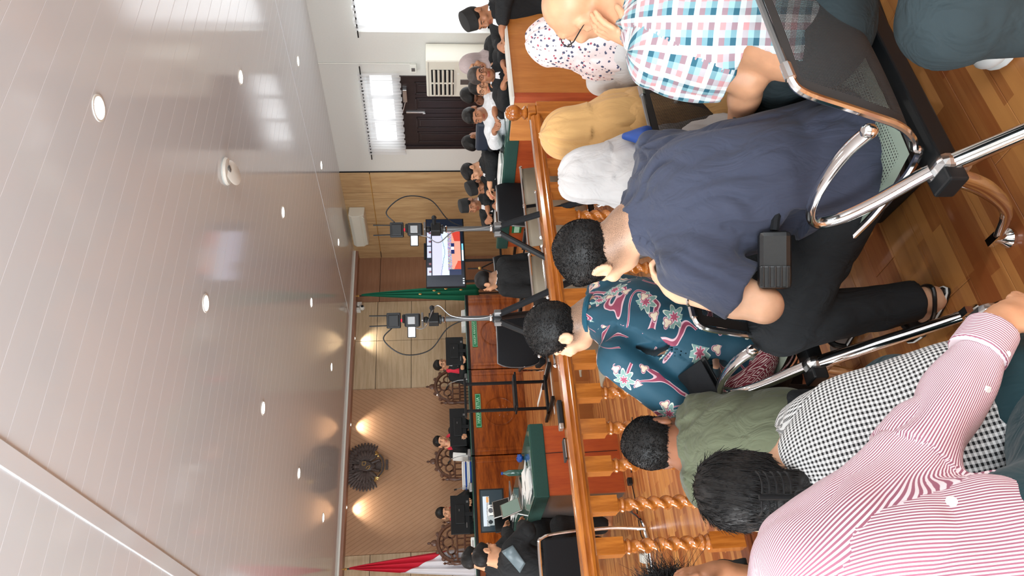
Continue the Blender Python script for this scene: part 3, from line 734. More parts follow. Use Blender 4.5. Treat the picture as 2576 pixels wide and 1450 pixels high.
# ---- floor-standing air conditioner, wall switch
ax = XW-.36
t = thing('standing_air_conditioner', 'tall white floor standing air conditioner between the curtained window and the door', 'air conditioner', (ax, 7.1, 0))
MB().box(XW-.38, XW-.02, 6.78, 7.42, 0, 1.70).build('cabinet', M['ac'], t, bev=.015)
gr = MB().box(XW-.386, XW-.378, 6.93, 7.38, 1.32, 1.63).build('grille_recess', M['black'], t)
gr['label'] = 'dark air outlet grille'
for i in range(5): MB().cbox((XW-.392, 7.155, 1.35+.06*i), (.03, .45, .022), rotm((0, 1, 0), .5)).build('louvre', M['ac'], gr, bev=.002)
MB().box(XW-.402, XW-.386, 7.145, 7.165, 1.32, 1.63).build('divider', M['ac'], gr)
MB().box(XW-.386, XW-.379, 7.1, 7.19, 1.09, 1.23).build('display', M['grey_metal'], t, bev=.002)
MB().lathe([(.001, .006), (.016, .005), (.018, 0)], (XW-.381, 7.0, 1.26), 14, R=rotm((0, 1, 0), -PI/2)).build('button', M['white_plastic'], t, smooth=True)
MB().box(XW-.384, XW-.379, 6.80, 7.40, 1.665, 1.668).build('seam', M['grey_metal'], t)
t = thing('light_switch', 'white circuit breaker box on the wall above the standing air conditioner', 'switch', (XW-.03, 7.22, 1.9))
MB().box(XW-.05, XW, 7.14, 7.28, 1.84, 1.93).build('box_body', M['white_plastic'], t, bev=.006)
MB().box(XW-.055, XW-.049, 7.19, 7.25, 1.86, 1.91).build('rocker', M['grey_metal'], t, bev=.002)
MB().tube([(XW-.01, 7.15, 1.93), (XW-.01, 7.15, ZC)], .008, 6).build('cable_duct', M['white_plastic'], t)
# ---- television on its stand
tv = thing('television', 'wide black television on a stand showing a bright video call of the courtroom', 'television', (6.68, 9.5, .38), 0)
x0, x1 = 6.03, 7.34; Z0, Z1 = 1.19, 1.79; Y = 9.5
MB().box(x0, x1, Y, Y+.04, Z0-.01, Z1).build('housing', M['black'], tv, bev=.006)
def pixel_panel(name, paint, nx, nz, x0, x1, z0, z1, y, parent, k=1.6, R=None, c=None):
    """a flat screen: one small lit face per pixel group"""
    img = np.zeros((nz, nx, 3)); paint(img)
    V = np.array([(x0+(x1-x0)*i/nx, y, z1+(z0-z1)*j/nz) for j in range(nz+1) for i in range(nx+1)])
    if R is not None: V = (V-c)@R+c
    F = np.array([(j*(nx+1)+i, (j+1)*(nx+1)+i, (j+1)*(nx+1)+i+1, j*(nx+1)+i+1) for j in range(nz) for i in range(nx)])
    key = name+'_lit_screen'; mt = bpy.data.materials.get(key)
    if mt is None:
        kk = Mat(key, (0, 0, 0), .2); a = kk.nt.nodes.new('ShaderNodeAttribute'); a.attribute_name = 'screen'
        kk.nt.links.new(a.outputs['Color'], kk.b.inputs['Emission Color']); kk.b.inputs['Emission Strength'].default_value = k; mt = kk.m
    o = mesh_obj(name, V, F, mt, parent)
    ca = o.data.color_attributes.new('screen', 'FLOAT_COLOR', 'CORNER')
    cols = np.repeat(np.concatenate([img.reshape(-1, 3), np.ones((nx*nz, 1))], 1), 4, axis=0)
    ca.data.foreach_set('color', cols.astype(np.float32).ravel()); return o
def tv_paint(I):
    h, w_, _ = I.shape; L = lambda *c: np.array(lin(*c)); X, Z = np.meshgrid((np.arange(w_)+.5)/w_, (np.arange(h)+.5)/h)
    I[:] = L(22, 28, 40)
    # ratios: the call occupies the middle; dark margins left and right
    call = (X > .16) & (X < .86) & (Z > .15) & (Z < .92); I[call] = L(205, 222, 238)
    I[(X > .16) & (X < .86) & (Z > .15) & (Z < .42)] = L(196, 196, 226)
    I[call & (np.abs(Z-(.50-.35*np.abs(X-.5))) < .008)] = L(120, 140, 170)
    rs = np.random.RandomState(5); sp = call & (Z > .58) & (Z < .68) & (X > .22); I[sp] = rs.uniform(.1, .6, (sp.sum(), 3))*np.array([1, .85, 1.1])
    I[call & (Z > .68)] = L(214, 150, 130)
    I[call & (Z > .66+(X-.16)*.9)*(X < .36)] = L(190, 70, 50)*1.1
    I[call & (Z > .66) & (X > .66) & (Z > .66+(.86-X)*.5)] = L(190, 62, 50)
    I[call & (Z > .60) & (Z < .92) & (X < .24) & (X > .16)] = L(40, 50, 80)
    for x in (.50, .60): I[(np.abs(X-x) < .028) & (np.abs(Z-.71) < .045)] = L(30, 40, 90)
    I[(np.abs(X-.55) < .022) & (np.abs(Z-.70) < .04)] = L(235, 235, 245)
    for a, b in ((.16, .27), (.29, .36), (.42, .58), (.6, .72), (.73, .85)):
        q = (X > a) & (X < b) & (Z > .02) & (Z < .125); I[q] = L(190, 195, 225) if a != .29 else L(20, 24, 32)
        I[(np.abs(X-(a+b)/2) < .016) & (Z > .06) & (Z < .125)] = L(120, 80, 90)
    I[(Z > .95) & (X > .36) & (X < .62)] = L(120, 200, 240); I[(Z > .955) & (X > .37) & (X < .52)] = L(235, 245, 250)
    I[(Z > .95) & (X > .02) & (X < .12) & ((X*60).astype(int) % 2 == 0)] = L(200, 205, 210)
pixel_panel('screen', tv_paint, 132, 66, x0+.012, x1-.012, Z0+.012, Z1-.012, Y-.002, tv, 1.5)
MB().box(6.55, 6.85, Y-.02, Y+.02, Z1+.0, Z1+.03).build('webcam_bar', M['black'], tv, bev=.006)
st = MB()
for x in (6.16, 6.55): st.tube([(x, Y+.05, .42), (x, Y+.05, Z0+.25)], .022, 8)
st.build('column', M['black'], tv, smooth=True)
st = MB().box(6.0, 6.75, Y-.02, Y+.03, .60, .63); 
for x in (6.16, 6.62): st.box(x-.02, x+.02, Y-.3, Y+.3, .38, .42)
st.tube([(6.36, Y, 1.15), (6.36, Y, .95), (6.24, Y, .66)], .012, 6).tube([(6.36, Y, .95), (6.52, Y, .66)], .012, 6); st.build('foot_frame', M['black'], tv, bev=.003)
MB().ball((6.36, Y-.01, .96), (.03, .02, .03), 8).build('yellow_knob', M['gold'], tv, smooth=True)
# ---- black tubular stand in front of the bench
t = thing('equipment_stand', 'black metal frame stand with two shelves in front of the centre of the bench', 'stand', (3.3, 7.45, .38))
z = .38; m = MB()
xa, xb = 3.14, 3.46
for x in (xa, xb): MB().box(x-.014, x+.014, 7.46, 7.49, z+.04, 1.33).build('upright', M['black'], t, bev=.002)
MB().box(xa-.07, xb+.07, 7.45, 7.50, 1.31, 1.335).build('top_bar', M['black'], t, bev=.003)
MB().box(xa-.05, xb+.05, 7.30, 7.50, .765, .785).box(xa-.02, xb+.02, 7.30, 7.49, .785, .80).build('shelf', M['black'], t, bev=.004)
MB().box(xa-.06, xa-.02, 7.1, 7.75, z+.015, z+.05).box(xb+.02, xb+.06, 7.1, 7.75, z+.015, z+.05).box(xa-.06, xb+.06, 7.42, 7.5, z+.03, z+.06).build('foot_frame', M['black'], t, bev=.004)
# ---- white tape on the platform
t = tag(MB().box(3.0, 3.65, 7.28, 7.33, .381, .384).build('floor_tape', M['paper'], None), 'strip of white tape on the platform floor under the black stand', 'tape')
t = tag(MB().box(3.62, 3.68, 7.33, 8.6, .381, .384).box(3.68, 4.3, 7.4, 7.45, .381, .384).build('floor_tape', M['paper'], None), 'bent strip of white tape on the platform floor beside the black armchair', 'tape')
# ---- black visitor chairs with padded backs
def visitor_chair(x, y, rz, label, z=0.0, first=[None]):
    if first[0] is not None: return dup(first[0], (x, y, z), rz, label=label)
    t = thing('visitor_chair', label, 'chair', (x, y, z), rz, group='black padded chairs inside the court')
    V = []; nx, nz = 14, 10      # curved padded back, seen from behind
    def pt(u, v, d):
        xx = (u-.5)*(.56-.10*abs(2*v-1)**3); 
        return (xx, -.24-.05*v+.06*(1-(2*u-1)**2)*-1+d, .50+.46*v)
    for d in (0, .045):
        for j in range(nz+1):
            for i in range(nx+1): V.append(pt(i/nx, j/nz, d))
    n1 = (nx+1)*(nz+1); F = []
    for j in range(nz):
        for i in range(nx):
            a = j*(nx+1)+i; q = (a, a+1, a+nx+2, a+nx+1); F.append(q); F.append(tuple(k+n1 for k in q[::-1]))
    for j in range(nz):
        for i in (0, nx): a = j*(nx+1)+i; F.append((a, a+nx+1, a+nx+1+n1, a+n1) if i == 0 else (a, a+n1, a+nx+1+n1, a+nx+1))
    for i in range(nx):
        for j in (0, nz): a = j*(nx+1)+i; F.append((a, a+n1, a+1+n1, a+1) if j == 0 else (a, a+1, a+1+n1, a+n1))
    b = mesh_obj('backrest', V, F, M['black_matte'], t, smooth=True, sharp=50, local=True)
    md = b.modifiers.new('b', 'BEVEL'); md.width = .015; md.segments = 2; md.limit_method = 'ANGLE'
    rim = [pt(0, v, .022) for v in np.linspace(0, 1, 8)]+[pt(u, 1, .022) for u in np.linspace(.08, .92, 8)]+[pt(1, v, .022) for v in np.linspace(1, 0, 8)]
    MB().tube(rim, .010, 8).build('rim', M['grey_metal'], t, smooth=True, local=True)
    l = MB().cbox((.12, -.30, .62), (.075, .004, .035)).build('tag', M['paper'], t, local=True); l['label'] = 'small white inventory tag'
    MB().box(-.25, .25, -.22, .24, .42, .49).build('seat', M['black_matte'], t, bev=.02, local=True)
    for s in (-1, 1):
        MB().tube(path([(s*.25, -.22, .70), (s*.27, -.22, .66), (s*.27, .2, .66), (s*.27, .24, .60), (s*.27, .22, .012), (s*.27, -.24, .012), (s*.27, -.27, .04)], 4), .013, 8).build('sled_leg', M['chrome'], t, smooth=True, local=True)
        MB().cbox((s*.27, 0, .68), (.045, .34, .03)).build('armrest', M['black'], t, bev=.01, local=True)
    first[0] = t; return t
c1 = onz(1245, 700, .96); visitor_chair(c1[0]+.02, c1[1]+.25, .12, 'black padded chair in which the bald-spotted robed man sits, back turned')
c2 = onz(1240, 530, 1.0); visitor_chair(c2[0], c2[1]+.15, 0, 'empty black padded chair behind the tripod that carries the right camera')
c3 = onz(1247, 880, .96); visitor_chair(c3[0]+.05, c3[1]+.0, -.35, 'empty black padded chair behind the tripod of the left camera')
# ---- grey metal waiting seats just beyond the balustrade
def grey_seat(x, y, label, rz=0, first=[None]):
    if first[0] is not None: return dup(first[0], (x, y, 0), rz, label=label)
    t = thing('waiting_chair', label, 'chair', (x, y, 0), rz, group='grey waiting chairs beyond the balustrade')
    pr = [(-.02, .80), (-.05, .62), (-.03, .45), (.06, .41), (.30, .42), (.42, .40)]
    m = MB(); pp = path([(0, a, b) for a, b in pr], 4)
    V = [(-.205, p[1], p[2]) for p in pp]+[(.205, p[1], p[2]) for p in pp]; n = len(pp)
    o = mesh_obj('seat_shell', V, [(i, i+1, i+1+n, i+n) for i in range(n-1)], M['grey_seat'], t, smooth=True, local=True)
    sd = o.modifiers.new('s', 'SOLIDIFY'); sd.thickness = .018
    MB().tube([(-.215, -.02, .805), (.215, -.02, .805)], .012, 8).ball((-.22, -.02, .805), .017, 8).ball((.22, -.02, .805), .017, 8).build('top_bar', M['chrome'], t, smooth=True, local=True)
    MB().tube([(-.24, .1, .36), (.24, .1, .36)], .025, 8).build('beam', M['black'], t, smooth=True, local=True)
    for s in (-1, 1): MB().tube([(s*.19, -.16, .015), (s*.19, .1, .36), (s*.19, .40, .015)], .014, 8).build('leg', M['chrome'], t, smooth=True, local=True)
    first[0] = t; return t
k = 0
for y, xs_, nm in ((5.12, (2.80, 3.32, 3.84, 4.30), 'far'), (4.42, (1.85, 2.37, 2.91, 3.43), 'near')):
    for i, x in enumerate(xs_):
        wd = ['leftmost', 'second from the left', 'second from the right', 'rightmost'][i]
        if nm == 'near' and i == 0: continue
        grey_seat(x, y, 'grey chrome-topped waiting chair, %s in the %s row beyond the balustrade' % (wd, nm)); k += 1
# ---- left desk with the laptops
t = thing('desk', 'long desk with orange end panel and dark green cloth edge, at the left', 'desk', (2.15, 7.7, 0))
MB().box(1.83, 2.46, 6.27, 6.30, 0, .68).build('end_panel', M['orange_wood'], t)
MB().box(2.43, 2.46, 6.30, 9.36, 0, .68).build('side_panel', M['orange_wood'], t)
MB().box(1.83, 1.87, 6.30, 9.36, .0, .72).build('frame', M['grey_metal'], t)
MB().box(1.81, 2.48, 6.25, 9.37, .67, .795).build('tablecloth', M['green_cloth'], t, bev=.008)
MB().box(1.815, 2.475, 6.255, 9.365, .795, .805).build('glass_top', M['glass_top'], t, bev=.002)
MB().tube(path([(2.2, 6.262, .68), (2.205, 6.262, .5), (2.195, 6.262, .3), (2.2, 6.262, .02)]), .003, 5).build('hanging_wire', M['black'], t)
ZD = .806
def laptop(loc, rz, w_, d_, label, tilt=1.9, paint=None, lidcol='alu', z=ZD):
    t = thing('laptop', label, 'laptop', (loc[0], loc[1], z), rz)
    MB().box(-w_/2, w_/2, -d_/2, d_/2, 0, .018).build('keyboard_base', M[lidcol], t, bev=.004, local=True)
    MB().box(-w_/2+.02, w_/2-.02, -.02, d_/2-.02, .018, .0195).build('keys', M['black'], t, local=True)
    R = rotm((1, 0, 0), -(tilt-PI/2)).T
    c = np.array([0, d_/2, .018]); h = d_*.95
    off = lambda p: (np.array(p)@R)+c
    m = MB(); m.add([off(p) for p in [(x, y, z_) for x in (-w_/2, w_/2) for y in (0, .01) for z_ in (0, h)]], [(0, 1, 3, 2), (4, 6, 7, 5), (0, 4, 5, 1), (2, 3, 7, 6), (0, 2, 6, 4), (1, 5, 7, 3)]); m.build('lid', M[lidcol], t, bev=.003, local=True)
    V = [off(p) for p in [(-w_/2+.012, -.001, .012), (w_/2-.012, -.001, .012), (w_/2-.012, -.001, h-.012), (-w_/2+.012, -.001, h-.012)]]
    o = mesh_obj('screen', V, [(0, 1, 2, 3)], M['scr_grey'] if paint else M['black'], t, local=True)
    return t
M['scr_grey'] = _emit('dim_green_laptop_screen', lin(110, 130, 120), .55)
# big monitor with a video call, facing the camera side
def vc_paint(I):
    h, w_, _ = I.shape; L = lambda *c: np.array(lin(*c)); X, Z = np.meshgrid((np.arange(w_)+.5)/w_, (np.arange(h)+.5)/h)
    I[:] = L(34, 46, 52); rs = np.random.RandomState(2)
    q = (X > .12) & (X < .85) & (Z > .1) & (Z < .38); I[q] = L(190, 200, 210)
    I[q & (Z > .25)] = rs.uniform(.15, .6, ((q & (Z > .25)).sum(), 1))*np.ones(3)
    I[(X > .70) & (X < .84) & (Z > .24) & (Z < .37)] = L(200, 140, 80)
    q = (X > .38) & (X < .64) & (Z > .32) & (Z < .82); I[q] = L(205, 205, 200)
    for a, b, c, d in ((.5, .45, .06, .12), (.55, .7, .05, .06), (.45, .76, .04, .04), (.6, .5, .02, .1)): I[(((X-a)/c)**2+((Z-b)/d)**2) < 1] = L(80, 80, 84)
    q = (X > .14) & (X < .36) & (Z > .3) & (Z < .58); I[q] = L(150, 158, 158); I[(((X-.22)/.05)**2+((Z-.42)/.1)**2) < 1] = L(30, 36, 40)
    I[(Z > .9) & (X > .3) & (X < .5)] = L(220, 230, 235)
mp = onz(1272, 1283, .82)
t = thing('monitor', 'wide monitor on the left desk showing a black and white video call', 'monitor', (mp[0], mp[1], ZD), -.12)
MW = 102*np.dot(mp-CAM, AF)/FPX/2*1.02; MH = MW*1.28
MB().box(-MW, MW, 0, .03, .03, MH).build('housing', M['black'], t, bev=.006, local=True)
MB().box(-.03, .03, .03, .06, 0, .2).box(-.12, .12, -.03, .12, 0, .012).build('stand', M['black'], t, bev=.004, local=True)
pp_ = pixel_panel('screen', vc_paint, 66, 44, -MW+.01, MW-.01, .05, MH-.01, -.002, None, .8); pp_.parent = t
MB().box(-MW-.005, MW+.005, -.012, .0, .028, .05).box(-MW-.005, -MW+.01, -.01, .0, .03, MH).box(MW-.01, MW+.005, -.01, 0, .03, MH).box(-MW-.005, MW+.005, -.01, 0, MH-.01, MH+.005).build('bezel', M['black'], t, bev=.002, local=True)
LP1 = onz(1312, 1240, .81); LP2 = onz(1290, 1238, .81)
laptop((LP1[0], LP1[1]), .9, .32, .22, 'open laptop with a dim green screen facing the robed clerk', 1.95, True)
laptop((LP2[0]+.02, LP2[1]+.25), .7, .32, .22, 'open laptop with a dark screen behind the green-screened laptop', 1.85)
laptop((2.28, 8.45), .5, .30, .2, 'closed-looking dark laptop farther along the left desk', 1.75, None, 'black')
for i, (x, y, mt, lb) in enumerate(((1.98, 6.48, 'paper', 'stack of papers at the near corner of the left desk'), (2.12, 6.75, 'paper', 'loose white papers in front of the green-screened laptop'), (2.3, 8.3, 'paper', 'white documents at the far end of the left desk'))):
    t = thing('papers', lb, 'papers', (x, y, ZD))
    for k in range(4):
        a = random.uniform(-.25, .25); MB().cbox((x+random.uniform(-.02, .02), y+random.uniform(-.02, .02), ZD+.004+.007*k), (.21, .30, .005), rotm((0, 0, 1), a)).build('sheet', M[mt], t)
t = thing('plastic_bag', 'crumpled blue plastic bag on the left desk behind the laptops', 'bag', (2.38, 6.85, ZD))
V = []; mb = MB().ball((2.38, 6.88, ZD+.03), (.035, .07, .03), 14); vv = mb.v[0]; rs = np.random.RandomState(1); mb.v[0] = vv+rs.normal(0, .004, vv.shape); mb.build('film', M['blue'], t, smooth=True)
t = thing('clear_bottle', 'small glass water bottle on the left desk beside the monitor', 'bottle', (2.36, 7.25, ZD))
MB().lathe([(.03, 0), (.032, .02), (.032, .12), (.014, .16), (.014, .175)], (2.36, 7.25, ZD), 16).build('body', M['glass_top'], t, smooth=True)
MB().lathe([(.015, .175), (.015, .195)], (2.36, 7.25, ZD), 12).build('cap', M['blue'], t)
# chrome chair of the robed clerk
t = thing('clerk_chair', 'chrome framed black chair under the robed clerk at the left', 'chair', (1.33, 5.85, 0))
xo, yo = 1.38, 5.75
p_ = [(xo, yo, .88), (xo, yo+.02, .92), (xo-.15, yo+.06, .93), (xo-.5, yo+.1, .93)]
MB().tube(path([(xo, yo, .02), (xo+.02, yo, .3), (xo, yo, .7), (xo-.03, yo, .83), (xo-.1, yo, .86), (xo-.55, yo, .86)], 5), .014, 8).build('back_frame', M['chrome'], t, smooth=True)
MB().tube(path([(xo+.3, yo+.5, .02), (xo+.02, yo+.02, .02), (xo-.5, yo, .02)], 5), .014, 8).build('foot_frame', M['chrome'], t, smooth=True)
MB().box(xo-.5, xo-.03, yo-.01, yo+.03, .5, .83).build('backrest', M['black_matte'], t, bev=.02)
MB().box(xo-.5, xo-.03, yo, yo+.45, .42, .48).build('seat', M['black_matte'], t, bev=.02)
# ---- right table with the green cloth; black high-backed chairs behind
for j, (ya, yb, lb) in enumerate(((5.25, 6.28, 'near half of the orange fronted table with the green cloth, below the window wall'), (6.30, 7.15, 'far half of the orange fronted table with the green cloth, beside the three writing men'))):
    t = thing('court_table', lb, 'table', (5.3, (ya+yb)/2, 0), group='tables along the window wall')
    MB().box(5.09, 5.12, ya, yb, 0, .78).box(5.12, 5.48, ya, ya+.02, 0, .78).build('front_panel', M['orange_wood'], t)
    MB().box(5.06, 5.50, ya-.02, yb, .76, .885).build('tablecloth', M['green_cloth'], t, bev=.008)
    MB().box(5.065, 5.495, ya-.015, yb-.005, .885, .895).build('glass_top', M['glass_top'], t, bev=.002)
    if j: 
        s_ = MB().box(5.075, 5.089, 6.70, 6.86, .62, .73).build('green_label', M['green_sign'], t, bev=.004)
        MB().box(5.073, 5.076, 6.715, 6.845, .645, .705).build('label_panel', M['sign_text'], s_)
ZT = .896
t = thing('court_table', 'near table with a green glass top and pale end panel behind the ball finial', 'table', (5.3, 4.9, 0))
MB().box(4.93, 5.60, 4.50, 5.18, .76, .885).build('tablecloth', M['green_cloth'], t, bev=.008)
MB().box(4.92, 5.61, 4.49, 5.19, .885, .895).build('glass_top', M['glass_top'], t, bev=.003)
MB().box(4.98, 5.01, 4.55, 5.10, 0, .76).box(5.01, 5.55, 4.55, 4.58, 0, .76).build('panel', M['ac'], t)
MB().box(4.95, 4.98, 5.04, 5.16, 0, .76).build('leg_panel', M['white_plastic'], t)
for i, (x, y, wd, ln, lb) in enumerate(((5.28, 6.0, .18, .42, 'long folder of papers in front of the man with the white bib'), (5.27, 6.46, .24, .26, 'open brown file in front of the writing men'), (5.27, 6.85, .24, .26, 'open brown file in front of the smiling man at the far end'), (5.2, 4.95, .24, .24, 'white papers under the arm of the man in white'))):
    t = thing('file', lb, 'papers', (x, y, ZT))
    MB().box(x-wd/2, x+wd/2, y-ln/2, y+ln/2, ZT, ZT+.014).build('cover', M['paper'] if i in (0, 3) else M['teak'], t, bev=.003)
    MB().box(x-wd/2+.02, x+wd/2-.02, y-ln/2+.02, y+ln/2-.02, ZT+.014, ZT+.022).build('pages', M['paper'], t)
t = thing('desk_microphone', 'black round microphone beside the folder of papers on the right table', 'microphone', (5.25, 5.62, ZT))
MB().lathe([(.05, 0), (.045, .02), (.01, .03), (.008, .1)], (5.25, 5.62, ZT), 14).build('base', M['black'], t, smooth=True)
MB().ball((5.25, 5.62, ZT+.12), .035, 12).build('foam', M['black_matte'], t, smooth=True)
hb = at(1228, 342, 7.95); M['chair_blue'] = plain('dark_blue_vinyl', lin(30, 40, 56), .5)
t = thing('high_back_chair', 'dark blue high backed chair between the white shirt and the bowed heads', 'chair', (hb[0]-.15, hb[1], 0))
hx, hy = hb[0], hb[1]
MB().cbox((hx, hy, .85), (.07, .42, .60)).build('backrest', M['chair_blue'], t, bev=.03)
MB().cbox((hx-.22, hy, .46), (.42, .42, .08)).build('seat', M['chair_blue'], t, bev=.03)
MB().tube([(hx-.2, hy, .42), (hx-.2, hy, .06)], .03, 8).build('column', M['black'], t)
MB().cbox((hx-.2, hy, .04), (.5, .05, .04)).cbox((hx-.2, hy, .04), (.05, .5, .04)).build('foot', M['black'], t)
# ---- video cameras on tripods beside the balustrade
M['column'] = plain('anodised_grey_tube', (.09, .09, .09), .45, .5)
def camera_rig(ax, ay, az, label, labelc, s=1.0, hang=1, spread=0.0):
    t = thing('tripod', 'tripod '+label, 'tripod', (ax, ay, 0))
    A = np.array([ax, ay, az])
    MB().tube([A+[0, 0, -.02], A+[0, 0, .36]], .017, 12).build('center_column', M['column'], t, smooth=True)
    MB().lathe([(.03, -.03), (.034, -.01), (.034, .02), (.026, .03)], A, 16).build('collar', M['black'], t, smooth=True)
    MB().lathe([(.022, 0), (.024, .006), (.024, .012), (.02, .018)], A+[0, 0, .03], 16).lathe([(.02, 0), (.026, .006), (.02, .012)], A+[0, 0, .335], 16).build('lock_ring', M['chrome'], t, smooth=True)
    for k, a in enumerate((math.radians(-112+spread), math.radians(150+spread), math.radians(12+spread))):
        d = np.array([math.cos(a), math.sin(a), 0]); p0 = A+d*.035; p1 = A+d*.36; p1[2] = az*.52; p2 = A+d*.60; p2[2] = .02
        lg = MB().tube([p0+[0, 0, -.02], p1], .021, 10).build('leg', M['black_matte' if k == 0 else 'black'], t, smooth=True)
        MB().tube([p1+(p0-p1)*.06, p2], .014, 8).build('leg_extension', M['grey_metal'], lg, smooth=True)
        MB().tube([p1+(p0-p1)*.12, p1-(p0-p1)*.02], .025, 10).build('twist_lock', M['black'], lg, smooth=True)
        MB().ball(p2, .018, 8).build('foot', M['black'], lg, smooth=True)
        MB().cbox(p0+[0, 0, -.005], (.05, .035, .05), rotm((0, 0, 1), -a)).build('hinge', M['grey_metal'], lg, bev=.006)
    c = A+[0, 0, .36]
    MB().lathe([(.03, 0), (.032, .01), (.026, .02)], c, 18).cbox(c+[0, 0, .05], (.07, .06, .065)).ball(c+[0, 0, .10], (.022, .022, .02), 12).build('fluid_head', M['black'], t, bev=.006)
    MB().box(c[0]-.03, c[0]+.03, c[1]-.045, c[1]+.045, c[2]+.115, c[2]+.13).build('quick_release_plate', M['grey_metal'], t, bev=.003)
    MB().tube([c+[0, 0, .06], c+[.05, -.05, .06]], .012, 8).ball(c+[.055, -.055, .06], .018, 8).build('pan_knob', M['black'], t, smooth=True)
    # the camera: its own thing on top
    q = c+[0, 0, .132]
    k = thing('video_camera', labelc, 'camera', q)
    R = frame(x=AR, z=UP); R[1] = np.cross(R[2], R[0])
    loc = lambda a, b, z_: q+a*R[0]+b*R[1]+np.array([0, 0, z_])
    MB().cbox(loc(0, 0, .055), (.085, .09, .10), R).cbox(loc(.01, 0, .11), (.06, .05, .02), R).build('camera_body', M['black'], k, bev=.012)
    MB().tube([loc(0, .04, .055), loc(0, .13, .055)], [.04, .043, .038], 16).build('lens', M['black'], k, smooth=True)
    MB().cbox(loc(0, -.048, .06), (.05, .006, .05), R).build('rear_panel', M['grey_metal'], k, bev=.003)
    f = MB().cbox(loc(-.075, -.03, .06), (.075, .008, .055), R).build('flip_screen', M['black'], k, bev=.004)
    MB().cbox(loc(-.075, -.035, .06), (.062, .002, .043), R).build('screen_glass', M['lcd'], f)
    tb = MB().cbox(loc(.0, 0, .175), (.10, .035, .09), R).cbox(loc(.0, -.02, .175), (.075, .012, .07), R).build('wireless_transmitter', M['black'], k, bev=.006)
    for sx in (-.032, .032): MB().tube([loc(sx, 0, .21), loc(sx*1.05, 0, .33)], .0045, 6).build('antenna', M['black'], tb, smooth=True)
    MB().cbox(loc(.0, 0, .125), (.02, .02, .02), R).build('red_connector', M['flag_red'], tb)
    MB().tube(path([loc(.04*hang, 0, .18), loc(.12*hang, -.02, .24), loc(.22*hang, 0, .12), loc(.20*hang, .02, -.05), loc(.06*hang, 0, -.17), loc(.0, 0, -.30)], 8), .0042, 6).build('cable', M['black'], k, smooth=True)
    MB().tube(path([loc(-.03, -.03, .08), loc(-.05, -.03, -.02), loc(-.09*hang, -.02, -.10), loc(-.02*hang, -.02, -.2), loc(0, -.02, -.36), loc(.02, -.02, -.5)], 8), .0038, 6).build('power_cable', M['grey_metal'], k, smooth=True)
    return t
A1 = at(1250, 575, 4.95); A2 = at(1250, 800, 4.8)
camera_rig(A1[0], A1[1], A1[2], 'with one leg reaching over the balustrade, carrying the right video camera', 'video camera with two antennas, in front of the television', hang=1, spread=14)
camera_rig(A2[0], A2[1], A2[2], 'standing behind the head of the man in the batik shirt', 'video camera with two antennas in front of the pale wall panels', hang=-1, spread=40)
# ---- things lying on the rail, plugs and cords on the floor
t = thing('voice_recorder', 'black voice recorder lying on the balustrade rail below the black stand', 'recorder', (1.50, YR, .912), 0)
MB().cbox((1.52, YR, .926), (.16, .05, .026)).build('body', M['black'], t, bev=.006)
MB().cbox((1.45, YR, .928), (.03, .052, .024)).build('silver_end', M['alu'], t, bev=.004)
t = thing('phone', 'slim black phone standing against the rail left of the voice recorder', 'phone', (1.33, YR, .912), 0)
MB().cbox((1.33, YR+.03, .918), (.12, .06, .012)).build('body', M['black'], t, bev=.003)
MB().cbox((1.33, YR-.002, .918), (.10, .003, .006)).build('side_edge', M['alu'], t)
p = onz(1590, 1212, 0.01)
t = thing('cable_plug', 'small black plug box on the floor with a thin cord, beyond the twisted balusters', 'plug', p)
MB().cbox(p+[0, 0, .02], (.06, .05, .04)).build('plug_body', M['black'], t, bev=.006)
MB().tube(path([onz(1588, 1190, .006), onz(1587, 1160, .006), onz(1592, 1120, .006), onz(1590, 1050, .006)]), .004, 6).build('cord', M['black'], t)
MB().tube(path([onz(1590, 1222, .006), onz(1600, 1270, .006), onz(1612, 1345, .006), onz(1625, 1360, .006)]), .004, 6).build('cord', M['black'], t)
p = onz(1628, 1405, .0)
t = thing('extension_socket', 'white power plug and socket on the floor left of the balusters', 'plug', p)
MB().cbox(p+[0, 0, .025], (.07, .11, .05), rotm((0, 0, 1), .3)).build('socket_body', M['white_plastic'], t, bev=.01)
MB().cbox(p+[.03, -.12, .02], (.06, .07, .04), rotm((0, 0, 1), .2)).build('plug_body', M['white_plastic'], t, bev=.01)
for dx in (0, .03): MB().tube(path([p+[-.02, -.05, .03], p+[-.08-dx, -.05, .02], p+[-.25, -.12-dx, .006], p+[-.6, -.2, .006]]), .005, 6).build('cord', M['white_plastic'], t, smooth=True)
p = onz(1600, 960, .0)
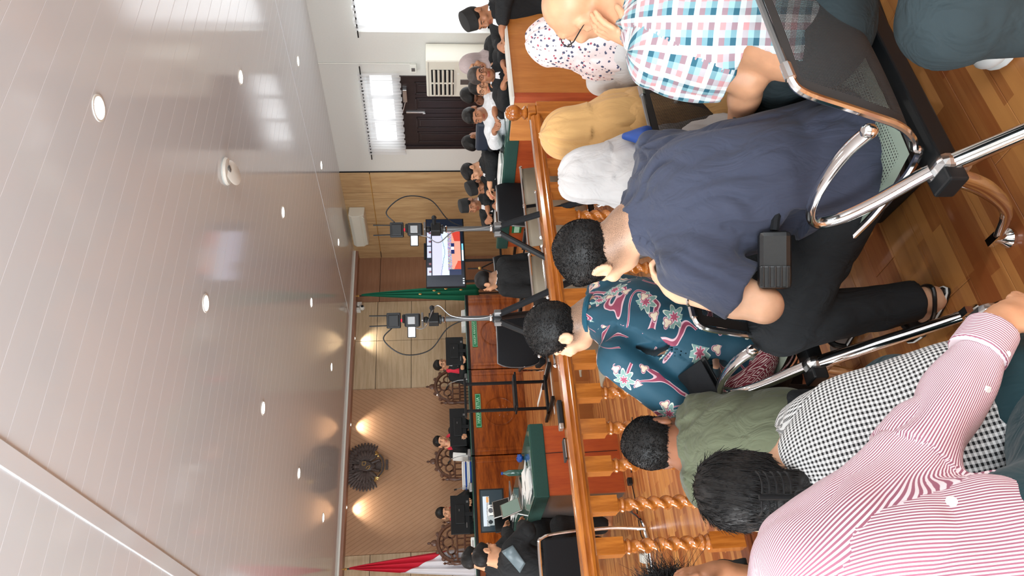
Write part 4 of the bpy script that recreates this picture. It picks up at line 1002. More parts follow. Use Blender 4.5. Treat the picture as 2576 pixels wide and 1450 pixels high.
# ================================================================ bodies and clothes: smooth surfaces grown around a skeleton
def smin(a, b, k):
    h = np.maximum(k-np.abs(a-b), 0)/k; return np.minimum(a, b)-h*h*k*.25
class Solid:
    """a list of tapered limbs and ellipsoids that melt into each other"""
    def __init__(s): s.p = []; s.bones = []
    def cone(s, a, b, r1, r2, k=.03, op=0, bone=None, flat=None):
        s.p.append(('c', np.asarray(a, float), np.asarray(b, float), r1, r2, k, op, flat))
        if bone is not None: s.bones.append((np.asarray(a, float), np.asarray(b, float), r1, r2, bone))
        return s
    def ell(s, c, r, R=None, k=.03, op=0):
        s.p.append(('e', np.asarray(c, float), np.asarray(r, float), np.eye(3) if R is None else R, 0, k, op, None)); return s
    def half(s, c, n, lo, hi, k=.004):
        """cut away the side the normal points to, within a box"""
        s.p.append(('h', np.asarray(c, float), nrm(n), np.asarray(lo, float), np.asarray(hi, float), k, 1, None)); return s
    def keep(s, c, n, lo, hi, k=.004):
        """keep only the side the normal points to, within a box"""
        return s.half(c, -np.asarray(n, float), lo, hi, k)
    def chain(s, pts, rs, k=.03, op=0, bone=None):
        for i in range(len(pts)-1): s.cone(pts[i], pts[i+1], rs[i], rs[i+1], k, op, bone)
        return s
    def bounds(s, q):
        if q[0] == 'c': r = max(q[3], q[4]); return np.minimum(q[1], q[2])-r, np.maximum(q[1], q[2])+r
        if q[0] == 'e': r = np.sqrt(((q[3].T*q[2])**2).sum(1)); return q[1]-r, q[1]+r
        return q[3], q[4]
    def mesh(s, h, noise=None):
        lo = np.min([s.bounds(q)[0] for q in s.p if q[6] == 0], 0)-3*h; hi = np.max([s.bounds(q)[1] for q in s.p if q[6] == 0], 0)+3*h
        n = np.ceil((hi-lo)/h).astype(int)+1
        D = np.full(n, .5, np.float32)
        ax = [(lo[i]+h*np.arange(n[i])).astype(np.float32) for i in range(3)]
        for q in s.p:
            a, b = s.bounds(q); m = q[5]+2.5*h
            i0 = np.maximum(np.floor((a-m-lo)/h).astype(int), 0); i1 = np.minimum(np.ceil((b+m-lo)/h).astype(int)+1, n)
            if (i1 <= i0).any(): continue
            sl = tuple(slice(i0[i], i1[i]) for i in range(3))
            X, Y, Z = np.meshgrid(*[ax[i][sl[i]] for i in range(3)], indexing='ij', sparse=True)
            if q[0] == 'c':
                A, B, r1, r2 = q[1], q[2], q[3], q[4]; ab = B-A; L = float(ab@ab)+1e-9
                dx, dy, dz = X-A[0], Y-A[1], Z-A[2]
                t = np.clip((dx*ab[0]+dy*ab[1]+dz*ab[2])/L, 0, 1)
                d = np.sqrt((dx-t*ab[0])**2+(dy-t*ab[1])**2+(dz-t*ab[2])**2)-(r1+(r2-r1)*t)
            elif q[0] == 'e':
                c, r, R = q[1], q[2], q[3]; dx, dy, dz = X-c[0], Y-c[1], Z-c[2]
                u = [(dx*R[i][0]+dy*R[i][1]+dz*R[i][2]) for i in range(3)]
                k0 = np.sqrt(sum((u[i]/r[i])**2 for i in range(3))); k1 = np.sqrt(sum((u[i]/r[i]**2)**2 for i in range(3)))
                d = k0*(k0-1)/(k1+1e-6)
            else:
                c, nn = q[1], q[2]; d = (c[0]-X)*nn[0]+(c[1]-Y)*nn[1]+(c[2]-Z)*nn[2]
            d = d.astype(np.float32)
            D[sl] = smin(D[sl], d, q[5]) if q[6] == 0 else -smin(-D[sl], d, q[5])
        return nets(D, lo, h)
def nets(D, lo, h):
    S = D < 0
    n = np.array(D.shape)
    c = [S[i:n[0]-1+i, j:n[1]-1+j, k:n[2]-1+k] for i in (0, 1) for j in (0, 1) for k in (0, 1)]
    cnt = sum(x.astype(np.int8) for x in c); act = (cnt > 0) & (cnt < 8)
    idx = np.argwhere(act); ids = -np.ones(act.shape, np.int64); ids[tuple(idx.T)] = np.arange(len(idx))
    acc = np.zeros((len(idx), 3)); num = np.zeros(len(idx))
    off = [(i, j, k) for i in (0, 1) for j in (0, 1) for k in (0, 1)]
    val = [D[idx[:, 0]+o[0], idx[:, 1]+o[1], idx[:, 2]+o[2]] for o in off]
    for a in range(8):
        for b in range(a+1, 8):
            if sum(abs(off[a][i]-off[b][i]) for i in range(3)) != 1: continue
            va, vb = val[a], val[b]; m = (va < 0) != (vb < 0)
            t = np.where(m, va/(va-vb+1e-12), 0)
            pa = np.array(off[a], float); pb = np.array(off[b], float)
            acc += np.where(m[:, None], pa+t[:, None]*(pb-pa), 0); num += m
    V = lo+h*(idx+acc/num[:, None])
    F = []
    for ax in range(3):
        sl0 = [slice(None)]*3; sl1 = [slice(None)]*3; sl0[ax] = slice(0, -1); sl1[ax] = slice(1, None)
        A, B = S[tuple(sl0)], S[tuple(sl1)]
        e = np.argwhere(A != B); o1, o2 = [(1, 2), (2, 0), (0, 1)][ax]
        ok = (e[:, o1] > 0) & (e[:, o2] > 0) & (e[:, o1] < n[o1]-1) & (e[:, o2] < n[o2]-1); e = e[ok]
        q = []
        for d1, d2 in ((0, 0), (1, 0), (1, 1), (0, 1)):
            f = e.copy(); f[:, o1] -= d1; f[:, o2] -= d2; q.append(ids[tuple(f.T)])
        q = np.array(q).T; fl = ~A[tuple(e.T)]
        q[fl] = q[fl][:, ::-1]; F.append(q[:, ::-1] if False else q)
    F = np.vstack(F); F = F[(F >= 0).all(1)]
    return V, F[:, ::-1]
_rs = np.random.RandomState(11); _lat = _rs.uniform(-1, 1, (32, 32, 32)).astype(np.float32)
def vnoise(P):
    P = np.asarray(P); i = np.floor(P).astype(int); f = P-i; f = f*f*(3-2*f); i0 = i % 32; i1 = (i+1) % 32
    g = lambda a, b, c: _lat[(i1 if a else i0)[:, 0], (i1 if b else i0)[:, 1], (i1 if c else i0)[:, 2]]
    fx, fy, fz = f[:, 0], f[:, 1], f[:, 2]
    x00 = g(0, 0, 0)*(1-fx)+g(1, 0, 0)*fx; x10 = g(0, 1, 0)*(1-fx)+g(1, 1, 0)*fx
    x01 = g(0, 0, 1)*(1-fx)+g(1, 0, 1)*fx; x11 = g(0, 1, 1)*(1-fx)+g(1, 1, 1)*fx
    return (x00*(1-fy)+x10*fy)*(1-fz)+(x01*(1-fy)+x11*fy)*fz
def vert_normals(V, F):
    fn = np.cross(V[F[:, 2]]-V[F[:, 0]], V[F[:, 3]]-V[F[:, 1]]); N = np.zeros_like(V)
    for k in range(4): np.add.at(N, F[:, k], fn)
    return N/(np.linalg.norm(N, axis=1)[:, None]+1e-12)
def cloth_coords(V, bones):
    """per vertex: around the nearest limb, along it, and which limb"""
    best = np.full(len(V), 1e9); out = np.zeros((len(V), 3)); 
    for n, (A, B, r1, r2, side) in enumerate(bones):
        ab = B-A; L = np.linalg.norm(ab); t = ab/L; s = np.asarray(side, float)
        u = nrm(s-t*(s@t)); q = np.cross(t, u)
        d = V-A; al = d@t; tc = np.clip(al/L, 0, 1); rr = np.linalg.norm(d-np.outer(np.clip(al, 0, L), t), axis=1)-(r1+(r2-r1)*tc)
        ang = np.arctan2(d@q, d@u); m = rr < best; best[m] = rr[m]
        R = (r1+r2)/2
        out[m] = np.stack([ang*R, al, np.full(len(V), n)], 1)[m]
    return out
def folds(V, F, pc, amp, seed=0, fx=9.0, fy=9.0, ridge=True, fn=None):
    """push the cloth in and out along soft creases"""
    N = vert_normals(V, F)
    q = np.stack([pc[:, 0]*fx+seed*3.1, pc[:, 1]*fy+pc[:, 0]*2.0, pc[:, 2]*3.7+seed], 1)
    wv = vnoise(V*6+seed)*.9
    a = vnoise(q+wv[:, None]); b = vnoise(q*2.3+9)
    d = ((1-np.abs(a)*2.2)*.75+b*.3) if ridge else a+.4*b
    k = amp if fn is None else amp*fn(V, pc)
    return V+N*(d*k)[:, None]
def shell(name, sol, h, mat, parent, amp=0, seed=0, fx=9., fy=9., fn=None, attrs=None, ridge=True):
    V, F = sol.mesh(h)
    pc = cloth_coords(V, sol.bones) if sol.bones else V.copy()
    if amp: V = folds(V, F, pc, amp, seed, fx, fy, ridge, fn)
    o = mesh_obj(name, V, F, mat, parent, smooth=True)
    if sol.bones and len(o.data.polygons) == len(F):     # cloth coordinates per face corner, so panels meet in clean seams
        li = np.empty(len(o.data.loops), np.int32); o.data.loops.foreach_get('vertex_index', li); Fq = li.reshape(-1, 4)
        b = np.rint(pc[Fq[:, 0], 2]).astype(int); out = np.zeros((len(Fq), 4, 3)); Vo = V
        for n, (A, B, r1, r2, side) in enumerate(sol.bones):
            m = b == n
            if not m.any(): continue
            ab = B-A; t = ab/np.linalg.norm(ab); s = np.asarray(side, float); u = nrm(s-t*(s@t)); q = np.cross(t, u)
            d = Vo[Fq[m]]-A; ang = np.arctan2(d@q, d@u); a0 = ang[:, :1]; ang = a0+(ang-a0+PI) % (2*PI)-PI
            out[m] = np.stack([ang*(r1+r2)/2, d@t, np.full(ang.shape, float(n))], -1)
        at_ = o.data.attributes.new('pc', 'FLOAT_VECTOR', 'CORNER'); at_.data.foreach_set('vector', out.astype(np.float32).ravel())
    else:
        at_ = o.data.attributes.new('pc', 'FLOAT_VECTOR', 'POINT'); at_.data.foreach_set('vector', pc.astype(np.float32).ravel())
    if attrs:
        for nm, fnc in attrs.items():
            a = o.data.attributes.new(nm, 'FLOAT', 'POINT'); a.data.foreach_set('value', fnc(V).astype(np.float32))
    return o
# ---- head
def head_frame(fwd, up):
    f = nrm(fwd); r = nrm(np.cross(f, up)); return np.array([r, f, np.cross(r, f)])   # rows: right, forward, up
def head_solid(S, c, R, s=1.0, neck=None, nr=.056):
    P = lambda x, y, z: c+(np.array([x, y, z])*s)@R
    e = lambda p, r, k=.02, op=0, Q=None: S.ell(P(*p), np.array(r)*s, R if Q is None else Q, k*s, op)
    e((0, -.018, .032), (.076, .096, .084)); e((0, .022, -.030), (.062, .070, .086), .03); e((0, .045, -.075), (.040, .040, .034), .03)
    e((0, .058, -.092), (.022, .02, .018), .02); e((0, .074, .030), (.052, .018, .014), .02)
    for x in (-1, 1):
        e((x*.032, .094, .006), (.018, .014, .012), .012, 1); e((x*.031, .080, .004), (.0135, .0125, .0125), .003)
        e((x*.044, .066, -.028), (.022, .02, .02), .02); e((x*.012, .097, -.032), (.009, .010, .008), .006)
        e((x*.080, -.010, -.002), (.012, .024, .034), .008); e((x*.094, -.003, .000), (.010, .013, .022), .005, 1); e((x*.082, .012, -.014), (.007, .006, .009), .005)
    S.cone(P(0, .088, .018), P(0, .108, -.026), .008*s, .0135*s, .012*s)
    e((0, .086, -.056), (.025, .012, .0065), .006); e((0, .083, -.068), (.021, .012, .007), .006); e((0, .098, -.0622), (.022, .005, .0014), .002, 1)
    if neck is not None: S.cone(P(0, -.028, -.055), neck, nr*s, nr*1.12*s, .03)
    return P
# ---- hand
def hand_solid(S, w, d, n, side, curl=.5, s=1.0, spread=.12, thumb=.6):
    """w wrist, d direction to the fingers, n the way the palm faces, side +1 puts the thumb on cross(d, n)"""
    d = nrm(d); n = nrm(np.asarray(n, float)-d*(np.asarray(n, float)@d)); u = np.cross(d, n)*side
    S.ell(w+d*.05*s, np.array([.036, .052, .017])*s, np.array([u, d, n]), .02)
    S.cone(w, w+d*.03*s, .025*s, .028*s, .02)
    for i, (o, L) in enumerate(((.029, .072), (.010, .080), (-.009, .074), (-.027, .060))):
        p = w+d*.092*s+u*o*s; a = 0.12; dd = d+u*spread*(1-i*.66)
        dd = nrm(dd); r = (.0098, .0098, .0092, .0082)[i]*s
        for j, fr in enumerate((.45, .32, .25)):
            a += curl*(.9 if j else .6); q = nrm(dd*math.cos(a)+n*math.sin(a)); p2 = p+q*L*fr*s
            S.cone(p, p2, r*(1-.06*j), r*(.94-.06*j), .006); p = p2
    p = w+d*.028*s+u*.026*s; a = .35
    for j, L in enumerate((.042, .032, .026)):
        q = nrm(d*(.75+.1*j)+u*(.75-.25*j)+n*thumb*(.4+.5*j)); p2 = p+q*L*s; S.cone(p, p2, (.0135-.0012*j)*s, (.0125-.0012*j)*s, .008); p = p2
# ---- skin and hair materials
def skin(name, c, lipc=None):
    k = Mat(name, c, .45, spec=.4); k.b.inputs['Subsurface Weight'].default_value = .12; k.b.inputs['Subsurface Radius'].default_value = (.6, .25, .12); k.b.inputs['Subsurface Scale'].default_value = .02
    n = k.noise(k.coord(), 18, 3); base = k.mix(n.step(.3, .7), tuple(x*.9 for x in c), tuple(min(1, x*1.08) for x in c))
    a = k.nt.nodes.new('ShaderNodeAttribute'); a.attribute_name = 'lip'; lp = E(k.nt, a.outputs['Fac'])
    b = k.nt.nodes.new('ShaderNodeAttribute'); b.attribute_name = 'stub'; st = E(k.nt, b.outputs['Fac'])
    base = k.mix(lp, base, lipc or (c[0]*.75, c[1]*.45, c[2]*.45))
    g = k.noise(k.coord(), 900, 1); base = k.mix(st*(g.step(.3, .75)*.55+.45), base, (.02, .017, .015))
    k.color(base); k.bump(k.noise(k.coord(), 260, 2), .08, .001); return k.m
SK = [skin('skin_tan', lin(206, 152, 116)), skin('skin_medium', lin(170, 116, 84)), skin('skin_brown', lin(132, 84, 58)), skin('skin_light', lin(222, 172, 138))]
def hairmat(name, c, rough=.45):
    k = Mat(name, c, rough, spec=.22); v = k.coord('Object', (1, 1, 1)); n = k.noise(k.coord(attr='pc', scale=(150, 150, 12)), 1.0, 3, .6)
    n2 = k.noise(v, 60, 2); k.color(k.mix(n, tuple(x*.5 for x in c), tuple(x*1.6 for x in c))); k.bump(n, .55, .004); k.bump(n2, .3, .004); return k.m
M['hair'] = hairmat('black_hair', (.010, .009, .0085)); M['hair_grey'] = hairmat('greying_hair', (.06, .05, .045))
M['eye'] = plain('dark_eye', (.012, .008, .006), .15); M['brow'] = plain('eyebrow_hair', (.02, .015, .012), .8)
def hair_strands(name, P, D, L, mat, parent, seed=0, pts=5, r=.0011, curve=.25, jit=.25):
    """short tufts of real hair curves growing from the scalp"""
    rs = np.random.RandomState(seed); n = len(P)
    hc = bpy.data.hair_curves.new(name); hc.add_curves([pts]*n)
    T = D+rs.normal(0, jit, D.shape); T /= np.linalg.norm(T, axis=1)[:, None]; G = rs.normal(0, 1, D.shape)*curve
    t = np.linspace(0, 1, pts)[None, :, None]; Ls = (L*rs.uniform(.6, 1.1, n))[:, None, None] if np.isscalar(L) else (L*rs.uniform(.6, 1.1, n))[:, None, None]
    X = P[:, None, :]+T[:, None, :]*t*Ls+G[:, None, :]*(t**2)*Ls-origin(parent)
    hc.position_data.foreach_set('vector', X.astype(np.float32).ravel())
    ra = hc.attributes.get('radius') or hc.attributes.new('radius', 'FLOAT', 'POINT')
    ra.data.foreach_set('value', np.tile(np.linspace(r, r*.3, pts), n).astype(np.float32))
    hc.materials.append(mat); o = bpy.data.objects.new(name, hc); C.objects.link(o); o.parent = parent; return o
M['strand'] = plain('hair_strand', (.010, .009, .009), .5, spec=.25)
def make_hair(t, c, R, s=1.0, style='short', h=.006, seed=0, mat='hair', strands=0, L=.018, top=.0):
    P = lambda x, y, z: c+(np.array([x, y, z])*s)@R
    S = Solid()
    if style in ('short', 'crop', 'fade'):
        g = (.009 if strands else .0055) if style == 'short' else .004
        S.ell(P(0, -.018, .036+top*.4), np.array([.077+g, .097+g, .085+g+top])*s, R, .02)
        if style == 'short': S.ell(P(0, .035, .080+top*.5), np.array([.060, .048, .026+top*.5])*s, R, .03)
        S.ell(P(0, .135, -.030), np.array([.105, .090, .105])*s, R, .010, 1)
        lo = c-.25; hi = c+.25; cutz = -.035 if style != 'fade' else -.012
        S.half(P(0, 0, cutz), -(R[2]*.92-R[1]*.42), lo, hi, .012)
        for x in (-1, 1): S.ell(P(x*.1, -.0, -.02), np.array([.035, .03, .04])*s, R, .01, 1)
    elif style == 'balding':
        S.ell(P(0, -.03, .02), np.array([.084, .092, .078])*s, R, .02); S.ell(P(0, .125, -.01), np.array([.11, .10, .14])*s, R, .012, 1)
        S.ell(P(0, -.0, .11), np.array([.062, .085, .05])*s, R, .012, 1); S.half(P(0, 0, -.04), -R[2], c-.25, c+.25, .01)
        for x in (-1, 1): S.ell(P(x*.1, -.0, -.02), np.array([.035, .03, .04])*s, R, .01, 1)
    V, F = S.mesh(h); d = (V-c)@R.T/s
    N = vert_normals(V, F); amp = .0026 if style == 'short' else .0015
    sw = np.stack([d[:, 0]*55, d[:, 1]*16, d[:, 2]*30], 1)
    V = V+N*(vnoise(sw+seed*5)*amp+vnoise(d*140)*amp*.4)[:, None]*s
    o = mesh_obj('hair', V, F, M[mat], t, smooth=True)
    at_ = o.data.attributes.new('pc', 'FLOAT_VECTOR', 'POINT'); at_.data.foreach_set('vector', (d@np.array([[1, 0, .0], [0, .25, 1], [.3, 1, .0]])).astype(np.float32).ravel())
    if strands:
        rs = np.random.RandomState(seed); m = rs.randint(0, len(F), strands); u = rs.dirichlet((1, 1, 1, 1), strands)
        p = (V[F[m]]*u[:, :, None]).sum(1); nn = N[F[m][:, 0]]
        dd = (p-c)@R.T/s; fl = np.array(R[1])*.5-R[2]*.0
        dirv = nn*.8+fl-np.outer((dd[:, 2] < .03)*.9, R[2])
        hair_strands('hair_tufts', p-nn*.003, dirv, L*s*np.where(dd[:, 2] > .03, 1, .55), M['strand'], o, seed)['kind'] = 'stuff'
    return o
def face_bits(t, c, R, s=1.0, mat='brow'):
    P = lambda x, y, z: c+(np.array([x, y, z])*s)@R
    for x in (-1, 1):
        MB().ball(P(x*.031, .0885, .003), np.array([.0085, .005, .0035])*s, 8, R=R).build('eye', M['eye'], t, smooth=True)
        MB().tube([P(x*.014, .092, .022), P(x*.03, .091, .027), P(x*.046, .08, .023)], [.003*s, .0038*s, .002*s], 6).build('eyebrow', M[mat], t, smooth=True)
def glasses(t, c, R, s=1.0, mat='black', temples=True):
    P = lambda x, y, z: c+(np.array([x, y, z])*s)@R
    m = MB()
    for x in (-1, 1):
        m.tube([P(x*.033+.023*math.cos(a), .104-.004*abs(math.cos(a)), .004+.016*math.sin(a)) for a in np.linspace(0, 2*PI, 16, endpoint=False)], .0018*s, 5, closed=True)
        if temples: m.tube([P(x*.056, .10, .010), P(x*.080, .06, .012), P(x*.086, -.01, .010), P(x*.084, -.03, -.012)], .0022*s, 5)
    m.tube([P(-.010, .105, .008), P(0, .109, .011), P(.010, .105, .008)], .0018*s, 5)
    return m.build('glasses', M[mat], t, smooth=True)
def lip_attr(c, R, s):
    return lambda V: (lambda d: ((np.abs(d[:, 0]) < .027) & (np.abs(d[:, 2]+.0615) < .0125) & (d[:, 1] > .075)).astype(float))((V-c)@R.T/s)
def stub_attr(c, R, s, amt=1.0, style='fade'):
    def f(V):
        d = (V-c)@R.T/s; a = np.clip((d[:, 2]-.45*d[:, 1]+.105)/.06, 0, 1)*np.clip((.045-d[:, 1])/.03, 0, 1)*(np.abs(d[:, 0]) < .082)
        return a*amt*((np.abs(d) < .16).all(1))
    return f
# ---- people in the court, seated; local frame: +y the way they face, z = 0 at their floor
def tf(yaw, base):
    R = rotm((0, 0, 1), yaw); b = np.asarray(base, float); return lambda *p: b+R@np.array(p, float), R
M['robe'] = None
def cloth(name, c, rough=.8, weave=500, spec=.22):
    k = Mat(name, c, rough, spec=spec); k.b.inputs['Sheen Weight'].default_value = .12 if max(c) > .05 else 0
    n = k.noise(k.coord(), 5, 3); k.color(k.mix(n, tuple(x*.86 for x in c), tuple(min(1, x*1.12) for x in c)))
    k.bump(k.noise(k.coord(), weave, 1), .12, .001); k.bump(k.noise(k.coord('Object', (1, 1, .45)), 15, 3, .5, .9), .75, .02); return k.m
M['robe'] = cloth('black_court_robe', (.016, .017, .018)); M['shirt_white'] = cloth('white_shirt_cloth', lin(222, 224, 226), .75)
M['jabot'] = plain('white_bib', lin(238, 238, 240), .7); M['judge_red'] = cloth('red_satin_collar', lin(205, 40, 62), .6)
M['peci'] = plain('black_velvet_cap', (.014, .014, .014), .85); M['hijab_grey'] = cloth('grey_beige_hijab', lin(176, 160, 158), .8)
M['steel_satin'] = plain('grey_satin_panel', lin(92, 108, 114), .35)
def seated(x, y, z0, yaw, label, headpitch=.2, headyaw=0., lean=.12, arms='table', tz=.76, skin_=1, hair='short', wear='robe', jab=True, cap=False, specs=False, hscale=1.0, roll=0., h=.0085, armz=None, bulk=1.0, face=True, hcol='hair'):
    T, R3 = tf(yaw, (x, y, z0)); t = thing('person', label, 'person', (x, y, z0))
    pel = T(0, 0, .52); ch = T(0, .04+lean*.7, .86); nk = T(0, .03+lean, 1.03)
    hy = headyaw; fw = R3@np.array([-math.sin(hy)*math.cos(headpitch), math.cos(hy)*math.cos(headpitch), -math.sin(headpitch)])
    upv = R3@np.array([math.sin(roll), math.sin(headpitch)*math.cos(hy), math.cos(headpitch)])
    R = head_frame(fw, upv); hc = nk+np.array([0, 0, .115])+(R3@np.array([0, .035, 0]))+fw*.02
    S = Solid(); face_fn = head_solid(S, hc, R, hscale, nk, .052)
    b = bulk
    S.cone(pel, ch, .11*b, .12*b, .06); S.ell(ch, np.array([.15*b, .10*b, .16]), rotm((0, 0, 1), yaw).T, .05); S.cone(nk, ch, .07, .11, .04)
    G = Solid(); X = R3@np.array([1., 0, 0])
    G.cone(pel-[0, 0, .1], ch, .165*b, .165*b, .06, bone=-R3@np.array([0, 1., 0])); G.ell(ch+[0, 0, .02], np.array([.205*b, .135*b, .17]), rotm((0, 0, 1), yaw).T, .06); G.cone(nk-[0, 0, .03], nk-[0, 0, .1], .075, .12, .05)
    S.ell(pel, (.14, .12, .1), None, .05)
    for sx in (-1, 1):
        sh = T(sx*.175*b, .02+lean*.85, .965); 
        if arms == 'table': el = T(sx*.25*b, .10+lean, tz+.01); wr = T(sx*.10, .30+lean, tz+.035); hd = R3@np.array([-sx*.6, .8, -.05])
        elif arms == 'chin': el = T(sx*.2, .26+lean, tz+.03); wr = hc+R3@np.array([sx*.05, .08, -.16]); hd = R3@np.array([-sx*.3, -.05, 1.])
        elif arms == 'chin1':
            if sx > 0: el = T(sx*.2, .26+lean, tz+.03); wr = hc+R3@np.array([.06, .07, -.16]); hd = R3@np.array([-.3, -.05, 1.])
            else: el = T(sx*.25*b, .10+lean, tz+.01); wr = T(sx*.10, .30+lean, tz+.035); hd = R3@np.array([-sx*.6, .8, -.05])
        elif arms == 'lap': el = T(sx*.23*b, .02, .70); wr = T(sx*.10, .22, .62); hd = R3@np.array([-sx*.6, .8, -.05])
        else: el = T(sx*.25*b, .10+lean, tz+.01); wr = T(sx*.16, .36+lean, tz+.035); hd = R3@np.array([-sx*.3, .9, -.05])
        S.cone(sh, el, .047*b, .04, .03).cone(el, wr, .04, .027, .02); hand_solid(S, wr, hd, (0, 0, -1) if 'chin' not in arms else R3@np.array([-sx*.2, -1, 0.]), sx if True else 1, .35)
        we = wr+(el-wr)*.25
        G.cone(sh-[0, 0, .01], el, .08*b, .075, .05, bone=-X*sx); G.cone(el, we, .072, .058 if wear == 'robe' else .045, .03, bone=(0, 0, -1))
        hp = T(sx*.09, .03, .50); kn = T(sx*.13, .44, .50); an = T(sx*.13, .42, .09)
        S.cone(hp, kn, .075, .055, .04).cone(kn, an, .052, .036, .03).cone(an, T(sx*.14, .58, .03), .036, .028, .02)
        G.cone(hp, kn, .10, .085, .05, bone=(0, 0, -1)); G.cone(kn, an+[0, 0, .06], .08, .075, .04, bone=(0, 0, -1))
    attrs = {'lip': lip_attr(hc, R, hscale)}
    if hair in ('fade', 'crop'): attrs['stub'] = stub_attr(hc, R, hscale, .8)
    body = shell('body', S, h, SK[skin_], t, attrs=attrs)
    if face: face_bits(t, hc, R, hscale)
    shell('robe' if wear == 'robe' else 'shirt', G, .013, M['robe'] if wear == 'robe' else M['shirt_white'], t, amp=.007, seed=int(x*10+y*7) % 17, fx=14, fy=5)
    HP = lambda a, b_, c_: hc+(np.array([a, b_, c_])*hscale)@R
    if hair == 'hijab':
        K = Solid(); K.ell(HP(0, -.03, .02), np.array([.098, .112, .115]), R, .03); K.cone(HP(0, -.02, -.06), nk-[0, 0, .02], .085, .13, .05); K.ell(nk+R3@np.array([0, .03, -.08]), (.17, .15, .12), None, .06)
        K.ell(HP(0, .115, -.02), np.array([.062, .07, .088]), R, .012, 1); shell('hijab', K, .01, M['hijab_grey'], t, amp=.004, fx=20, fy=20)
    elif hair: make_hair(t, hc, R, hscale, hair, .008, seed=int(x*7) % 9, mat=hcol)
    if cap:
        m = MB(); Q = np.array([R[0], R[1], R[2]])
        prof = [(.001, .135), (.07, .134), (.078, .128), (.086, .05), (.082, .045)]
        V = []; n = 20
        for r, z_ in prof[::-1]:
            for k in range(n): a = 2*PI*k/n; V.append(HP(r*math.cos(a)*1.0, -.012+r*1.22*math.sin(a), z_-.0-.25*(r*1.22*math.sin(a))*0))
        m.add(V, [(i*n+k, i*n+(k+1) % n, (i+1)*n+(k+1) % n, (i+1)*n+k) for i in range(len(prof)-1) for k in range(n)]+[tuple(range(n-1, -1, -1))])
        m.build('cap', M['peci'], t, smooth=True, sharp=40)
    if specs: glasses(t, hc, R, hscale)
    if wear == 'robe' and jab:
        fwd = R3@np.array([0, 1., 0]); a = nk+fwd*.085+[0, 0, -.015]; c_ = ch+fwd*(.155*b)+[0, 0, .02]
        side = X*.032; m = MB(); V = [a-side*.8, a+side*.8, c_+side*1.5, c_-side*1.5]; V = V+[v+fwd*.014 for v in V]
        m.add(V, [(3, 2, 1, 0), (4, 5, 6, 7), (0, 1, 5, 4), (1, 2, 6, 5), (2, 3, 7, 6), (3, 0, 4, 7)]); m.build('bib', M['jabot'], t, bev=.004)
        MB().tube(path([nk+(math.cos(a_)*X*.068+math.sin(a_)*fwd*.068)+[0, 0, .012+.012*math.sin(a_)] for a_ in np.linspace(0, 2*PI, 12, endpoint=False)], 2, True), .013, 6, closed=True).build('collar', M['jabot'] if jab != 'red' else M['judge_red'], t, smooth=True)
    if jab == 'red':
        K = Solid(); fwd = R3@np.array([0, 1., 0])
        for sx in (-1, 1): K.cone(nk+X*sx*.07-[0, 0, .01], ch+X*sx*.11+fwd*.13+[0, 0, .0], .05, .045, .02, bone=fwd)
        shell('red_collar', K, .01, M['judge_red'], t, amp=.003)
    return t, hc, R
# judges behind the bench
def at_x(px, py, y): return ony(px, py, y)[0]
J = 10.72
jz = .45
seated(at_x(1114, 930, J)-.0, J-.05, jz, PI-.25, 'judge with round glasses and red collar, between the right monitor and a carved chair', .25, .2, .15, 'table', .78, 0, 'short', 'robe', 'red', specs=True)
seated(at_x(1110, 1122, J), J-.05, jz+.02, PI-.2, 'centre judge with a red collar, chin resting on one hand', .15, .1, .18, 'chin1', .78, 0, 'short', 'robe', 'red', roll=-.2)
seated(at_x(1118, 1306, J), J-.05, jz, PI+.1, 'judge whose lower face is hidden by the left monitor', .35, -.2, .12, 'table', .78, 0, 'short', 'robe', 'red')
# people behind the right tables
def px_place(px, py, w): p = at(px, py, w); return p
def court(px, py, w, dz, yaw, label, **k):
    """place a seated person so that the head sits where it is seen"""
    p = at(px, py, w); lean = k.get('lean', .12); fx, fy = -math.sin(yaw), math.cos(yaw)
    z0 = p[2]-1.155; k_ = dict(k)
    return seated(p[0]-fx*(lean+.085), p[1]-fy*(lean+.085), z0+dz, yaw, label, **k_)
W_ = PI/2    # facing the middle of the court (towards -x)
court(1197, 45, 6.1, 0, W_-.1, 'robed man in a black cap looking down, farthest right, before the wide curtained window', headpitch=.5, headyaw=0, cap=True, skin_=1, hair='short', tz=.92)
court(1187, 163, 7.15, 0, W_+.25, 'robed woman in a pale hijab leaning on the greying man with glasses', headpitch=.3, hair='hijab', skin_=0, jab=False, roll=.2, tz=.92)
court(1207, 190, 6.75, 0, W_+.75, 'greying robed man with glasses looking towards the camera', headpitch=.05, headyaw=.1, hair='short', hcol='hair_grey', skin_=1, specs=True, tz=.92)
court(1207, 219, 7.2, 0, W_+.45, 'pale faced robed man with glasses, head against the greying man', headpitch=.1, headyaw=.1, hair='crop', skin_=0, specs=True, tz=.92)
court(1182, 238, 8.0, 0, W_+.2, 'man bowing his head into his hand in front of the dark door', headpitch=.8, hair='short', skin_=2, arms='chin1', tz=.92, lean=.2)
court(1190, 290, 7.35, 0, W_+.5, 'man in a white shirt looking down, seated right of the dark blue high backed chair', headpitch=.35, wear='shirt', hair='short', skin_=1, tz=.92, roll=.1, lean=.16, bulk=1.1)
court(1184, 357, 8.45, 0, W_-.1, 'robed man with his head bent far forward beside the door frame', headpitch=1.0, hair='short', skin_=1, lean=.22, tz=.92)
court(1184, 432, 8.3, 0, W_-.15, 'tall robed man with combed hair and white bib reading at the table', headpitch=.4, hair='short', skin_=0, tz=.92, bulk=1.1)
court(1199, 470, 8.55, 0, W_+.1, 'robed man in a black cap writing, between two bareheaded and capped colleagues', headpitch=.45, hair='crop', cap=True, skin_=1, tz=.92)
